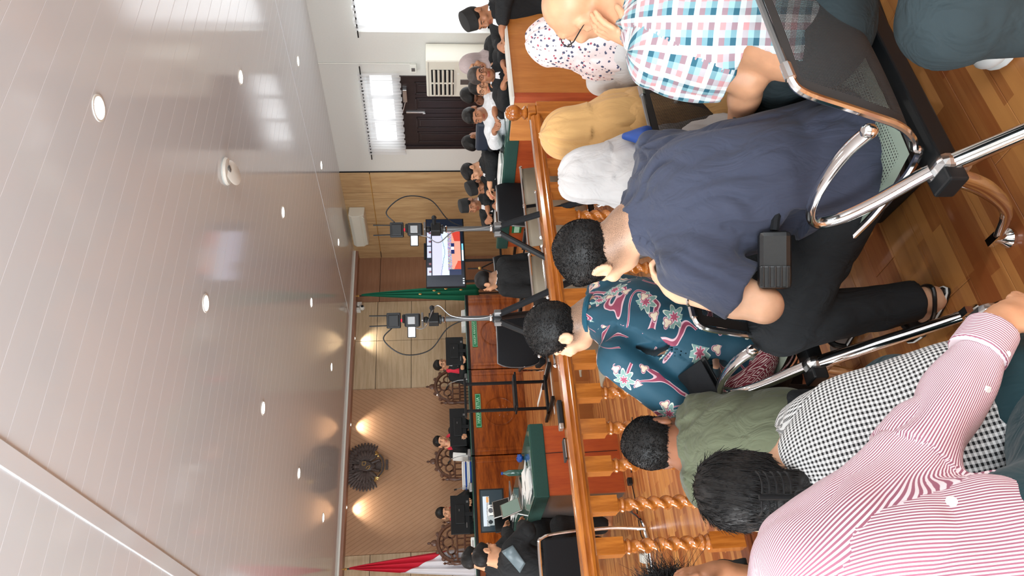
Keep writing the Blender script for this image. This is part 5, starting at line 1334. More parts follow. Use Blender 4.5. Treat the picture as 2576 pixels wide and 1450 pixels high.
court(1181, 517, 8.8, 0, W_+.35, 'robed man in a black cap with his eyes lowered, nearest the television', headpitch=.25, hair='crop', cap=True, skin_=1, tz=.92)
# the robed man whose back is turned, in the middle of the court
p = at(1214, 705, 8.05)
seated(p[0], p[1]-.1, p[2]-1.19, .08, 'robed man with a small bald spot and white collar, seen from behind before the television', headpitch=.1, headyaw=.35, lean=.02, arms='lap', skin_=0, hair='crop', face=True, hscale=1.1)
# robed clerk at the left desk, and a colleague mostly out of the frame
p = at(1222, 1392, 6.1); 
tt, hc, R = seated(p[0]-.25, p[1]-.02, p[2]-1.155, -PI/2+.45, 'robed clerk with short black hair leaning over the laptops at the left desk', headpitch=.45, headyaw=-.1, lean=.2, arms='table', tz=.80, skin_=0, hair='short', jab=False, h=.0075)
fwd = R[1]; nk = hc-[0, 0, .14]-fwd*.08
bk = -np.array([fwd[0], fwd[1], 0]); bk = nrm(bk); sd_ = np.cross(UP, bk)
rb = [o for o in tt.children if o.name.startswith('robe')][0]
def drape(name, quad, target, mat, parent, n=10, off=.006, maxw=9):
    """a cloth patch that lies on another surface: its four corners are seen in the photograph, the rest follows the body"""
    from mathutils.bvhtree import BVHTree
    org = origin(target); me = target.data; bv = BVHTree.FromPolygons([Vector(v.co)+Vector(org) for v in me.vertices], [tuple(p.vertices) for p in me.polygons])
    q = [np.array(c, float) for c in quad]; V = []; F = []
    for j in range(n+1):
        for i in range(n+1):
            a, b = i/n, j/n; c = (q[0]*(1-a)+q[1]*a)*(1-b)+(q[3]*(1-a)+q[2]*a)*b; D = nrm(ray(c[0], c[1])); h_ = bv.ray_cast(Vector(CAM), Vector(D), maxw)
            V.append(np.array(h_[0])-D*off if h_[0] is not None else None)
    for j in range(n):
        for i in range(n):
            k = j*(n+1)+i; f = (k, k+1, k+n+2, k+n+1)
            if all(V[x] is not None for x in f) and max(np.linalg.norm(V[f[0]]-V[x]) for x in f) < .15: F.append(f)
    if not F: return None
    o = mesh_obj(name, [v if v is not None else CAM*0+org for v in V], F, mat, parent, smooth=True)
    sd = o.modifiers.new('s', 'SOLIDIFY'); sd.thickness = .004; return o
drape('satin_back_panel', [(1262, 1388), (1290, 1372), (1322, 1418), (1308, 1442)], rb, M['steel_satin'], tt)
p = at(1192, 1452, 6.7)
seated(p[0], p[1], p[2]-1.155, -PI/2+.3, 'dark haired person at the very edge of the frame behind the robed clerk', headpitch=.5, lean=.1, tz=.8, skin_=0, hair='short', jab=False)
# ================================================================ the public gallery: linked waiting benches
def perf_panel(name, rows, mat, parent, hole=None, margin=.035, solid=.004):
    """rows: list of 3-D polylines (left to right) that span the sheet"""
    P = np.array(rows); m, n = P.shape[:2]
    V = P.reshape(-1, 3); F = [(j*n+i, j*n+i+1, (j+1)*n+i+1, (j+1)*n+i) for j in range(m-1) for i in range(n-1)]
    o = mesh_obj(name, V, F, mat, parent, smooth=True)
    lu = np.linalg.norm(P[0, -1]-P[0, 0]); lv = sum(np.linalg.norm(P[j+1, 0]-P[j, 0]) for j in range(m-1))
    u = np.linspace(0, 1, n)[None, :]*lu+np.zeros((m, 1)); v = np.linspace(0, 1, m)[:, None]*lv+np.zeros((1, n))
    ins = ((u > margin) & (u < lu-margin) & (v > margin) & (v < lv-margin)).astype(float)
    pc = np.stack([u, v, ins], -1).reshape(-1, 3)
    a = o.data.attributes.new('pc', 'FLOAT_VECTOR', 'POINT'); a.data.foreach_set('vector', pc.astype(np.float32).ravel()); return o
def bench(x0, y0, n, label, right_arm=True, pitch=.545, backs=True):
    t = thing('waiting_bench', label, 'bench', (x0, y0+.2, 0), group='linked chrome waiting benches of the gallery')
    W = .50
    box('beam', M['black'], t, x0-.10, x0+n*pitch, y0+.17, y0+.24, .34, .39, bev=.006)
    prof = path([(0, .0, .80), (0, .035, .70), (0, .07, .60), (0, .11, .50), (0, .16, .445), (0, .2, .43)], 5)
    sprof = path([(0, .21, .425), (0, .35, .405), (0, .48, .415), (0, .57, .43), (0, .62, .405)], 5)
    for k in range(n):
        xa = x0+k*pitch; xb = xa+W
        rows = [[np.array([xa+.012+(W-.024)*i/22, y0+p[1]+.012*(1-(2*i/22-1)**2)*-1, p[2]]) for i in range(23)] for p in prof]
        if backs: perf_panel('backrest', rows, M['perf_back'], t)
        rows = [[np.array([xa+.012+(W-.024)*i/22, y0+p[1], p[2]-.006*(1-(2*i/22-1)**2)]) for i in range(23)] for p in sprof]
        o = perf_panel('seat', rows, M['perf_seat'], t)
        if backs: MB().tube([(xa+.03, y0-.002, .803), (xb-.03, y0-.002, .803)], .008, 8).build('top_bar', M['grey_metal'], t, smooth=True)
        for s, xx in (((0, xa), (1, xb)) if backs else ()):
            full = [(xx, y0+p[1], p[2]) for p in prof[2:-3:4]]+[(xx, y0+.19, .415), (xx, y0+.26, .402)]+[(xx, y0+p[1], p[2]-.004) for p in sprof[4::4]]
            e = -1 if s else 1
            full = [(xx+e*.035, y0-.003, .803), (xx+e*.012, y0+.003, .793)]+full
            MB().tube(path(full, 4), .0095, 8).build('side_tube', M['chrome'], t, smooth=True)
            MB().tube([(xx+e*.03, y0-.004, .803), (xx+e*.075, y0-.003, .803)], .0125, 8).build('clip', M['chrome'], t, smooth=True)
    xs_ = [x0-.045]+[x0+k*pitch-.022 for k in range(1, n)]+[x0+n*pitch-.01]
    for k, xx in enumerate(xs_):
        arm = path([(xx, y0+.075, .615), (xx, y0+.14, .637), (xx, y0+.25, .645), (xx, y0+.345, .632), (xx, y0+.40, .598), (xx, y0+.385, .54), (xx, y0+.32, .475), (xx, y0+.24, .42), (xx, y0+.205, .395)], 6)
        m = MB().tube(arm, [.0185]*6+[.019, .02], 12, sq=.62, side=(0, 0, 1) if False else None).ball((xx, y0+.075, .615), .019, 10)
        if backs: m.build('armrest', M['chrome'], t, smooth=True)
        if k in (0, len(xs_)-1) or (n > 2 and k == 2 and False):
            lg = MB().cbox((xx, y0+.20, .355), (.046, .085, .085)).build('leg_casting', M['alu'], t, bev=.02)
            m = MB()
            m.tube(path([(xx, y0+.19, .37), (xx, y0+.10, .27), (xx, y0-.02, .13), (xx, y0-.10, .045)], 6), [.024, .021, .018, .017], 12)
            m.tube(path([(xx, y0+.22, .34), (xx, y0+.27, .22), (xx, y0+.36, .10), (xx, y0+.47, .045)], 6), [.026, .024, .016, .014], 12, sq=.8)
            m.build('leg', M['chrome'], t, smooth=True)
            for yy in (y0-.115, y0+.485):
                m = MB().lathe([(.026, 0), (.028, .012), (.016, .03), (.012, .05)], (xx, yy, 0), 16).cbox((xx, yy, .045), (.022, .05, .022)); m.build('glide', M['chrome'], t, smooth=True)
    return t
bench(1.13, 1.04, 3, 'nearest chrome waiting bench, whose perforated backrest fills the right of the gallery')
bench(1.02, 1.86, 3, 'second chrome waiting bench, under the batik shirt man and the women in headscarves')
bench(-.90, 1.12, 3, 'backless bench under the woman in the black and white checked shirt', backs=False)
bench(-.85, 1.90, 3, 'backless bench under the person in the olive shirt', backs=False)
t = thing('black_case', 'long flat black case on the floor under the nearest bench', 'case', (2.0, 1.7, 0), 0)
MB().cbox((2.42, 1.68, .055), (1.95, .36, .11), rotm((0, 0, 1), .12)).build('case_body', M['black'], t, bev=.012)
MB().cbox((2.42, 1.68, .113), (1.90, .30, .006), rotm((0, 0, 1), .12)).build('lid_line', M['black_matte'], t, bev=.003)
# ================================================================ people in the gallery
M['navy'] = cloth('navy_jersey', lin(62, 66, 82), .85); M['olive'] = cloth('olive_cotton', lin(88, 92, 72), .85)
M['jeans_black'] = cloth('black_denim', (.018, .020, .022), .8); M['jeans_teal'] = cloth('dark_teal_denim', lin(34, 62, 68), .8)
M['trouser_slate'] = cloth('slate_trousers', lin(44, 54, 57), .85); M['grey_knit'] = cloth('grey_ribbed_knit', lin(84, 88, 90), .9)
M['hijab_pale'] = cloth('pale_grey_hijab', lin(196, 192, 190), .75); M['mustard'] = cloth('mustard_hijab', lin(200, 156, 100), .75)
M['leather'] = plain('black_leather', (.012, .012, .012), .28, grain=.3, gs=120)
def _gingham():
    k = Mat('black_white_gingham', (.5, .5, .5), .8); x, y, z = k.xyz(k.coord(attr='pc')); p = .0090
    a = (x/p).mod(1.0).lt(.5); b = (y/p).mod(1.0).lt(.5); s = (a+b)*.5
    k.color(k.mix(s, lin(232, 232, 230), lin(18, 18, 20))); k.bump(k.noise(k.coord(), 16, 3), .3, .01); return k.m
def _stripe(name, ax=0, per=.0038):
    k = Mat(name, (.8, .8, .8), .6); v = k.xyz(k.coord(attr='pc')); n = k.noise(k.coord(), 7, 2)
    s = ((v[ax]+n*.0)/per).mod(1.0); s = (s-.5).abs().step(.20, .30)
    k.color(k.mix(s, lin(158, 96, 116), lin(240, 226, 230))); k.bump(k.noise(k.coord(), 12, 3), .3, .012); return k.m
def _plaid():
    k = Mat('teal_pink_check_shirt', (.8, .8, .8), .8); x, y, z = k.xyz(k.coord(attr='pc')); p = .0145
    def seq(c):
        i = (c/p).floor().mod(4.0); return i
    W, T_, P_, B = lin(232, 232, 228), lin(36, 90, 108), lin(196, 140, 142), lin(150, 190, 196)
    def colr(i): return k.mix(i.lt(.5), k.mix(i.lt(1.5), k.mix(i.lt(2.5), B, W), P_), T_) if False else k.mix(i.gt(2.5), k.mix(i.gt(1.5), k.mix(i.gt(.5), W, T_), B), P_)
    ca, cb = colr(seq(x)), colr(seq(y)); k.color(k.mix(.5, ca, cb)); k.bump(k.noise(k.coord(), 14, 3), .3, .01); return k.m
def _batik():
    k = Mat('teal_batik_with_flowers', (.05, .2, .25), .7); base = lin(15, 66, 84); x, y, z = k.xyz(k.coord(attr='pc'))
    n = k.noise(k.coord(attr='pc'), 7, 2, .5)
    vv = k.vec(x, y, z*3.0)
    # winding stems
    m = k.noise(vv, 5.5, 1, .4, 1.2); stem = (m-.5).abs().lt(.014); stem2 = (m-.5).abs().lt(.024)
    zone = k.noise(vv, 3.2, 1).gt(.47)
    c = k.mix(stem2*zone, base, lin(206, 170, 176)); c = k.mix(stem*zone, c, lin(140, 58, 82))
    def flower(c, scale, size, pet, thr, cols, near=False):
        vo = k.voro(vv, scale, .75); pos = k.xyz(vo.outputs['Position']); q = [a-b/1.0 for a, b in zip((x*scale, y*scale), (pos[0]*1.0, pos[1]*1.0))] if False else [x-pos[0], y-pos[1]]
        d = (q[0]*q[0]+q[1]*q[1]).pow(.5); ang = q[1]._op('ARCTAN2', q[0])
        rnd = k.white(vo.outputs['Position']); on = rnd.lt(thr)
        ang = ang+rnd*6.0; rad = ((ang*pet).cos()*.24+.78)*size
        for f, cc in cols: c = k.mix(on*(d.lt(rad*f)), c, cc)
        return c
    c = flower(c, 8.0, .044, 7.0, .45, ((1.0, lin(200, 205, 190)), (.86, lin(116, 148, 140)), (.45, lin(206, 178, 182)), (.34, lin(150, 66, 88))))
    c = flower(c, 12.0, .020, 3.0, .6, ((1.0, lin(196, 158, 166)), (.86, lin(120, 60, 80)), (.72, lin(214, 196, 172))))
    k.color(c); k.bump(k.noise(k.coord(), 12, 3), .25, .012); return k.m
def _floral():
    k = Mat('pale_floral_hijab_cloth', (.8, .7, .7), .8); v = k.coord('Object'); c = k.mix(k.noise(v, 4, 2), lin(214, 196, 196), lin(226, 210, 206))
    vo = k.voro(v, 62, 1.0); d = E(k.nt, vo.outputs['Distance']); r = k.white(vo.outputs['Position']); n = k.noise(v, 120, 2)
    c = k.mix((d+n*.7).lt(.70)*(r.lt(.55)), c, lin(70, 74, 98)); c = k.mix((d+n*.3).lt(.44)*(r.gt(.80)), c, lin(160, 66, 82)); k.color(c); return k.m
def _songket():
    k = Mat('maroon_patterned_cloth', (.3, .05, .08), .8); x, y, z = k.xyz(k.coord('Object', (1, 1, 1), (.3, .2, .7)))
    a = ((x+y)*30).mod(1.0)-.5; b = ((x-y+z)*30).mod(1.0)-.5; s = (a.abs()+b.abs()); g = (s-.42).abs().lt(.06)+(s.lt(.14))+((s-.72).abs().lt(.04))
    k.color(k.mix(g.min(1.0), lin(126, 36, 54), lin(226, 205, 200))); return k.m
M['gingham'] = _gingham(); M['pink'] = _stripe('pink_white_stripe'); M['pink_cuff'] = _stripe('pink_white_stripe_cuff', 1, .0044)
M['pale_teal'] = cloth('pale_teal_collar', lin(140, 172, 178)); M['teal'] = cloth('teal_collar', lin(20, 74, 92)); M['plaid'] = _plaid(); M['batik'] = _batik(); M['floral'] = _floral(); M['songket'] = _songket()
CV = -AF   # towards the camera: seams of sleeves stay on the far side
class Fig:
    def __init__(s, name, label, base, **J):
        s.j = {k: (at(*v) if len(v) == 3 and v[0] > 10 else np.asarray(v, float)) for k, v in J.items()}
        s.t = thing('person', label, 'person', (base[0], base[1], 0) if len(base) == 2 else base); s.S = Solid(); j = s.j
        s.U = nrm(j['nk']-j['pel']); s.X = nrm(j['shr']-j['shl']); s.X = nrm(s.X-s.U*(s.X@s.U)); s.F = np.cross(s.U, s.X); s.R = np.array([s.X, s.F, s.U])
    def body(s, hf, hu, hs=1.0, arms='lr', hands=None, legs='lr', fat=1.0, nr=.056, neckfix=None, skin_=0, h=.0068, stub=0, feet=True):
        j, S = s.j, s.S; s.HR = head_frame(hf, hu); s.hs = hs; s.hc = j['hc']
        s.P = head_solid(S, j['hc'], s.HR, hs, j['nk'] if neckfix is None else neckfix, nr)
        S.cone(j['pel'], j['ch'], .12*fat, .12*fat, .06); S.ell(j['ch'], np.array([.15, .10, .15])*fat, s.R, .06); S.cone(j['nk'], j['ch'], .06, .10, .05)
        S.ell(j['pel'], np.array([.14, .12, .10])*fat, s.R, .06)
        for a in arms:
            sh, el, wr = j['sh'+a], j['el'+a], j['wr'+a]
            S.cone(sh, el, .048*fat, .042*fat, .03).cone(el, el+(wr-el)*.35, .043*fat, .041*fat, .02).cone(el+(wr-el)*.35, wr, .041*fat, .027, .02)
            if hands and a in hands: d, n, side, cu = hands[a]; hand_solid(S, wr, d, n, side, cu)
        for a in legs:
            hp, kn, an = j['hp'+a], j['kn'+a], j['an'+a]
            S.cone(hp, kn, .08, .055, .05).cone(kn, an, .054, .038, .03)
            if feet: S.cone(an-[0, 0, .02], j['to'+a], .036, .026, .02)
        att = {'lip': lip_attr(s.hc, s.HR, hs)}
        if stub: att['stub'] = stub_attr(s.hc, s.HR, hs, stub)
        s.b = shell('body', S, h, SK[skin_], s.t, attrs=att); return s
    def torso(s, G, w=.20, d=.14, hi=.19, belly=(.19, .16, .17), hip=(.18, .16, .13), k=.08, ne=.085, mid=None):
        j = s.j; sd = nrm(CV-s.U*(CV@s.U))
        G.cone(j['pel'], j['ch'], hip[0]*.72, w*.72, k, bone=sd); G.ell(j['ch'], (w, d, hi), s.R, k)
        m = (j['pel']+j['ch'])/2 if mid is None else mid
        G.ell(m, belly, s.R, k); G.ell(j['pel'], hip, s.R, k)
        G.cone(j['nk']-s.U*.035, j['ch'], ne, .13, .06); return G
    def sleeve(s, G, a, frac, r0, r1, r2=None, upto=1.0, k=.04, cut=True):
        j = s.j; sh, el, wr = j['sh'+a], j['el'+a], j['wr'+a]
        if frac <= 1: e = sh+(el-sh)*frac; G.cone(sh, e, r0, r1, k, bone=nrm(CV)); n = el-sh
        else:
            e = el+(wr-el)*(frac-1); G.cone(sh, el, r0, r1, k, bone=nrm(CV)).cone(el, e, r1, r2, k*.7, bone=nrm(CV)); n = wr-el
        if cut:
            r = max(r1, r2 or 0)+.05; G.keep(e, -nrm(n), e-r, e+r, .006)
        return G
    def leg(s, G, a, r, stop=.92, k=.05):
        j = s.j; hp, kn, an = j['hp'+a], j['kn'+a], j['an'+a]; e = kn+(an-kn)*stop
        G.cone(hp, kn, r[0], r[1], k, bone=nrm(CV)).cone(kn, e, r[1]*.95, r[2], k*.6, bone=nrm(CV)); n = nrm(an-kn); rr = r[2]+.04
        G.keep(e, -n, e-rr, e+rr, .006); return G
dn = -UP
# ---- the man in the navy T-shirt
f = Fig('navy', 'broad man in a navy T-shirt resting his chin on his hand, on the nearest bench', (1.2, 1.5),
        pel=(2120, 400, 2.08), ch=(1775, 490, 2.15), nk=(1592, 572, 2.20), hc=(1503, 636, 2.24),
        shl=(1735, 668, 2.05), ell=(1922, 768, 2.00), wrl=(1712, 738, 2.09), shr=(1668, 400, 2.26), elr=(1850, 480, 2.42), wrr=(1850, 620, 2.5),
        hpl=(2105, 520, 2.10), knl=(1965, 815, 2.26), anl=(2335, 752, 2.28), tol=(2320, 850, 2.45),
        hpr=(2060, 420, 2.05), knr=(1905, 700, 2.6), anr=(2160, 800, 2.75), tor=(2150, 850, 2.85))
fw = nrm(AF*.72-AR*.62-UP*.30)
f.body(fw, UP*.92+(AF*.5-AR*.4)*.35, 1.02, hands={'l': (nrm(at(1630, 686, 2.15)-f.j['wrl']), AR*.8-UP*.1+AF*.3, 1, 1.0)}, fat=1.12, nr=.062, skin_=3, stub=.9)
G = Solid(); f.torso(G, .215, .155, .20, (.20, .16, .19), (.19, .155, .14)); G.cone(f.j['nk']-f.U*.05, f.j['shr'], .075, .085, .06).cone(f.j['nk']-f.U*.07, f.j['shl'], .06, .08, .04); G.keep(f.j['nk']+f.U*.012, -nrm(f.U*.9+fw*.1), f.j['nk']-.13, f.j['nk']+.13, .01)
f.sleeve(G, 'l', .72, .088, .092); f.sleeve(G, 'r', .6, .08, .07)
G.keep(f.j['pel']-f.U*.10, f.U, f.j['pel']-.3, f.j['pel']+.3, .01)
shell('t_shirt', G, .0085, M['navy'], f.t, amp=.011, seed=2, fx=19, fy=4)
G = Solid(); G.ell(f.j['pel']-f.U*.02, (.165, .145, .13), f.R, .05); f.leg(G, 'l', (.115, .098, .064)); f.leg(G, 'r', (.11, .09, .06))
shell('jeans', G, .009, M['jeans_black'], f.t, amp=.006, seed=5, fx=10, fy=9)
make_hair(f.t, f.hc, f.HR, f.hs, 'short', .006, 3, strands=5200, L=.02)
wb = f.j['wrl']+(f.j['ell']-f.j['wrl'])*.12; ax_ = nrm(f.j['wrl']-f.j['ell']); s_ = nrm(np.cross(ax_, UP)); q_ = np.cross(ax_, s_)
m = MB().tube([wb+.031*(math.cos(a)*s_+math.sin(a)*q_) for a in np.linspace(0, 2*PI, 22, endpoint=False)], .005, 8, closed=True); wt = m.build('watch', M['chrome'], f.t, smooth=True)
MB().cbox(wb-AF*.034, (.03, .03, .008), np.array([nrm(ax_), nrm(np.cross(CV, ax_)), CV])).build('watch_case', M['chrome'], wt, bev=.004)
# sandal
def sandal(fig, an, to, mat='leather'):
    d = nrm((to-an)*np.array([1, 1, 0])); s = np.cross(UP, d); c = an*np.array([1, 1, 0]); m = MB(); n = 18; V = []
    for i in range(n):
        a = 2*PI*i/n; V.append(c+d*(.085+.135*math.cos(a))+s*(.043+.008*math.cos(a))*math.sin(a)+UP*.002)
    m.slab(V, (0, 0, 0), (0, 0, .022)); o = m.build('sandal', M[mat], fig.t, bev=.004)
    MB().tube([v+UP*.014 for v in V], .0035, 6, closed=True).build('sole_stitching', M['paper'], o, smooth=True)['label'] = 'pale stitched sole edge'
    p = c+d*.12; MB().tube(path([p+s*.048+UP*.02, p+s*.035+UP*.06, p+UP*.075, p-s*.035+UP*.06, p-s*.048+UP*.02], 4), .012, 8).build('strap', M[mat], o, smooth=True)
    p = c-d*.0; MB().tube(path([p+s*.045+d*.06+UP*.03, p+s*.046+UP*.05, p-d*.05+UP*.06, p-s*.046+UP*.05, p-s*.045+d*.06+UP*.03], 4), .007, 8).build('heel_strap', M[mat], o, smooth=True)
sandal(f, f.j['anl'], f.j['tol']); sandal(f, f.j['anr'], f.j['tor'])
pb = at(1948, 655, 1.97); px_ = nrm(at(1948, 590, 2.0)-at(1948, 720, 2.0)); 
t = thing('waist_bag', 'small black leather waist bag on the lap of the man in the navy T-shirt', 'bag', pb)
Rb = frame(x=px_, z=UP*.3-AF); MB().cbox(pb, (.155, .085, .05), Rb).build('bag_body', M['leather'], t, bev=.014)
fl_ = MB().cbox(pb+Rb[0]*-.045+Rb[2]*.026, (.06, .08, .014), Rb).build('ribbed_flap', M['leather'], t, bev=.005)
for i in range(5): MB().cbox(pb+Rb[0]*-.045+Rb[2]*.035+Rb[1]*(-.03+.015*i), (.058, .006, .006), Rb).build('rib', M['leather'], fl_, bev=.002)
MB().tube(path([pb+Rb[0]*.08, pb+Rb[0]*.13-UP*.01, pb+Rb[0]*.2-UP*.05]), .012, 8).build('belt', M['black_matte'], t, smooth=True)
# ---- the man in the batik shirt
f = Fig('batik', 'man in a teal batik shirt with pink flowers, looking left from the second bench', (1.2, 2.2),
        pel=(1880, 860, 2.72), ch=(1620, 812, 2.80), nk=(1490, 792, 2.84), hc=(1414, 832, 2.86),
        shl=(1555, 905, 2.66), ell=(1702, 1020, 2.62), wrl=(1700, 925, 2.92), shr=(1520, 740, 2.92), elr=(1680, 740, 3.1), wrr=(1720, 900, 3.1),
        hpl=(1905, 925, 2.72), knl=(1870, 1035, 2.90), anl=(2085, 1015, 2.86), tol=(2085, 1080, 3.0),
        hpr=(1870, 850, 2.8), knr=(1800, 960, 3.1), anr=(2020, 960, 3.15), tor=(2020, 1010, 3.3))
fw = nrm(AF*.42-AR*.90-UP*.08)
f.body(fw, UP+AR*.05, 1.0, hands={'l': (nrm(AF-AR*.6), -UP, 1, .5), 'r': (nrm(-AR), -UP, -1, .5)}, nr=.056, skin_=3, stub=1.0)
G = Solid(); f.torso(G, .195, .14, .19, (.205, .16, .19), (.185, .16, .13), mid=at(1735, 852, 2.76)); G.keep(f.j['nk']+f.U*.008, -nrm(f.U*.95+fw*.1), f.j['nk']-.12, f.j['nk']+.12, .01)
f.sleeve(G, 'l', 1.12, .086, .074, .066); f.sleeve(G, 'r', 1.2, .08, .07, .06); G.keep(f.j['pel']-f.U*.09, f.U, f.j['pel']-.3, f.j['pel']+.3, .01)
shell('batik_shirt', G, .0085, M['batik'], f.t, amp=.011, seed=4, fx=12, fy=4)
cl = MB().tube(path([f.j['nk']+(f.X*math.cos(a)*.070+f.F*math.sin(a)*.066)+f.U*(.012-.012*math.sin(a)) for a in np.linspace(0, 2*PI, 14, endpoint=False)], 2, True), .013, 8, closed=True).build('collar', M['teal'], f.t, smooth=True)
G = Solid(); G.ell(f.j['pel']-f.U*.06, (.165, .16, .12), f.R, .05); f.leg(G, 'l', (.125, .115, .08)); f.leg(G, 'r', (.10, .085, .065)); shell('trousers', G, .010, M['jeans_black'], f.t, amp=.006, seed=7)
G = Solid(); a = at(1790, 975, 2.50); G.cone(at(1810, 985, 2.66), at(1890, 970, 2.58), .05, .055, .03); G.cone(at(1890, 970, 2.58), at(1930, 905, 2.55), .055, .045, .03)
shell('cloth_wrap', G, .009, M['songket'], f.t, amp=.008, seed=1)['label'] = 'maroon cloth with white diamond pattern'
make_hair(f.t, f.hc, f.HR, f.hs, 'short', .006, 5, strands=4200, L=.022, top=.014)
t = thing('folder', 'thin black folder held over the knees of the man in the batik shirt', 'folder', at(1760, 1000, 2.75))
c_ = at(1765, 990, 2.56); Rf = frame(x=nrm(at(1800, 1045, 2.72)-at(1730, 950, 2.76)), z=UP*.7-AF*.5)
MB().cbox(c_, (.20, .17, .008), Rf).build('cover', M['black'], t, bev=.003); MB().cbox(c_-AF*.02+UP*.015, (.19, .15, .006), Rf).build('inner_sheet', M['black_matte'], t, bev=.002)
# ---- the person in the olive shirt
f = Fig('olive', 'person with short black hair in an olive shirt, head bent, seen from behind', (.75, 2.2),
        pel=(1990, 1110, 2.30), ch=(1830, 1135, 2.40), nk=(1728, 1128, 2.47), hc=(1668, 1112, 2.52),
        shl=(1772, 1215, 2.40), ell=(1900, 1260, 2.45), wrl=(1850, 1200, 2.7), shr=(1765, 1045, 2.48), elr=(1880, 1020, 2.6), wrr=(1860, 1080, 2.85),
        hpl=(1990, 1150, 2.35), knl=(1900, 1200, 2.8), anl=(2060, 1190, 2.9), tol=(2060, 1230, 3.0), hpr=(1985, 1060, 2.42), knr=(1900, 1100, 2.85), anr=(2070, 1100, 2.9), tor=(2070, 1140, 3.05))
fw = nrm(AF*.86+AR*.18-UP*.42)
f.body(fw, UP*.9+AF*.4, 1.0, hands={'l': (AF, -UP, 1, .5), 'r': (AF, -UP, -1, .5)}, nr=.05, skin_=2, feet=True)
G = Solid(); f.torso(G, .17, .12, .15, (.165, .14, .13), (.165, .14, .12)); G.keep(f.j['nk']+f.U*.004, -nrm(f.U), f.j['nk']-.12, f.j['nk']+.12, .01)
f.sleeve(G, 'l', 1.1, .08, .07, .06); f.sleeve(G, 'r', 1.1, .08, .07, .06); shell('olive_shirt', G, .0085, M['olive'], f.t, amp=.011, seed=9, fx=12, fy=4)
G = Solid(); G.ell(f.j['pel']-f.U*.05, (.16, .15, .12), f.R, .05); f.leg(G, 'l', (.10, .085, .06)); f.leg(G, 'r', (.10, .085, .06)); shell('trousers', G, .011, M['jeans_black'], f.t, amp=.005)
make_hair(f.t, f.hc, f.HR, f.hs, 'short', .006, 8, strands=5200, L=.03, top=.006)
# ---- the woman in the checked shirt
f = Fig('gingham', 'woman in a black and white checked shirt, black hair gathered in a claw clip', (.5, 1.4),
        pel=(2470, 1060, 1.50), ch=(2150, 1140, 1.60), nk=(2010, 1195, 1.68), hc=(1898, 1238, 1.74),
        shl=(2060, 1270, 1.62), ell=(2250, 1330, 1.70), wrl=(2200, 1200, 1.95), shr=(2035, 1075, 1.70), elr=(2215, 1045, 1.82), wrr=(2150, 1060, 2.05),
        hpl=(2480, 1120, 1.55), knl=(2330, 1100, 2.0), anl=(2700, 1080, 2.1), tol=(2700, 1120, 2.2), hpr=(2450, 1000, 1.62), knr=(2250, 975, 2.02), anr=(2640, 940, 2.1), tor=(2640, 980, 2.25))
fw = nrm(AF*.80-AR*.30-UP*.42)
f.body(fw, UP*.92+AF*.36, 1.0, hands={'l': (AF, -UP, 1, .5), 'r': (AF, -UP, -1, .5)}, nr=.046, skin_=3)
G = Solid(); f.torso(G, .155, .12, .16, (.155, .13, .17), (.17, .15, .14)); G.keep(f.j['nk']+f.U*.0, -nrm(f.U), f.j['nk']-.12, f.j['nk']+.12, .01)
f.sleeve(G, 'l', .75, .068, .062); f.sleeve(G, 'r', .42, .068, .066); shell('checked_shirt', G, .008, M['gingham'], f.t, amp=.010, seed=3, fx=11, fy=3)
G = Solid(); G.cone(f.j['shr']+(f.j['elr']-f.j['shr'])*.1, f.j['elr'], .062, .055, .03, bone=nrm(CV)).cone(f.j['elr'], f.j['wrr'], .055, .045, .03, bone=nrm(CV)); shell('knit_sleeve', G, .008, M['grey_knit'], f.t, amp=.004, fx=1, fy=70, ridge=False)['label'] = 'grey ribbed knit sleeve'
m = MB(); cc = f.j['nk']-f.U*.012
m.tube(path([cc+(f.X*math.cos(a)*.068+f.F*math.sin(a)*.062) for a in np.linspace(0, 2*PI, 14, endpoint=False)], 2, True), .014, 8, closed=True).build('collar', M['grey_knit'], f.t, smooth=True)
G = Solid(); G.ell(f.j['pel']-f.U*.08, (.17, .16, .13), f.R, .05); f.leg(G, 'l', (.10, .085, .06), 1.0); f.leg(G, 'r', (.10, .085, .06), 1.0); shell('jeans', G, .010, M['jeans_teal'], f.t, amp=.004)
c, R = f.hc, f.HR; HP = lambda x, y, z: c+np.array([x, y, z])@R
K = Solid(); K.ell(HP(0, -.022, .036), (.092, .112, .100), R, .02); K.ell(HP(0, -.06, -.04), (.080, .065, .08), R, .04)
K.ell(HP(0, .135, -.03), (.095, .08, .11), R, .012, 1)
bun = at(1945, 1245, 1.64); K.cone(HP(0, -.09, -.02), bun, .07, .048, .03); K.cone(bun, at(2025, 1225, 1.575), .046, .04, .03); K.cone(at(2025, 1225, 1.575), at(2065, 1195, 1.56), .038, .018, .02)
V, F = K.mesh(.006); d = (V-c)@R.T; N = vert_normals(V, F)
br = nrm((bun-c)); d2 = d-np.outer(d@(br@R.T), br@R.T); ang = np.arctan2(d2[:, 0], d2[:, 2])
V = V+N*(vnoise(np.stack([ang*16, d@(br@R.T)*9, d[:, 1]*5], 1))*.0035)[:, None]
hair_o = mesh_obj('hair', V, F, M['hair'], f.t, smooth=True); a_ = hair_o.data.attributes.new('pc', 'FLOAT_VECTOR', 'POINT'); a_.data.foreach_set('vector', np.stack([ang*.07, ang*.02, d@(br@R.T)], 1).astype(np.float32).ravel())
rs = np.random.RandomState(4); mI = rs.randint(0, len(F), 2600); pp_ = V[F[mI]].mean(1); nn_ = N[F[mI][:, 0]]; tg = (bun-pp_); tg = tg-nn_*(tg*nn_).sum(1)[:, None]; tg /= np.linalg.norm(tg, axis=1)[:, None]+1e-9
hair_strands('loose_strands', pp_-nn_*.001, tg+nn_*.10, .05, M['strand'], hair_o, 4, curve=.08, jit=.05)['kind'] = 'stuff'
cp_ = at(1948, 1248, 1.535); m = MB(); cx_ = nrm(AR); 
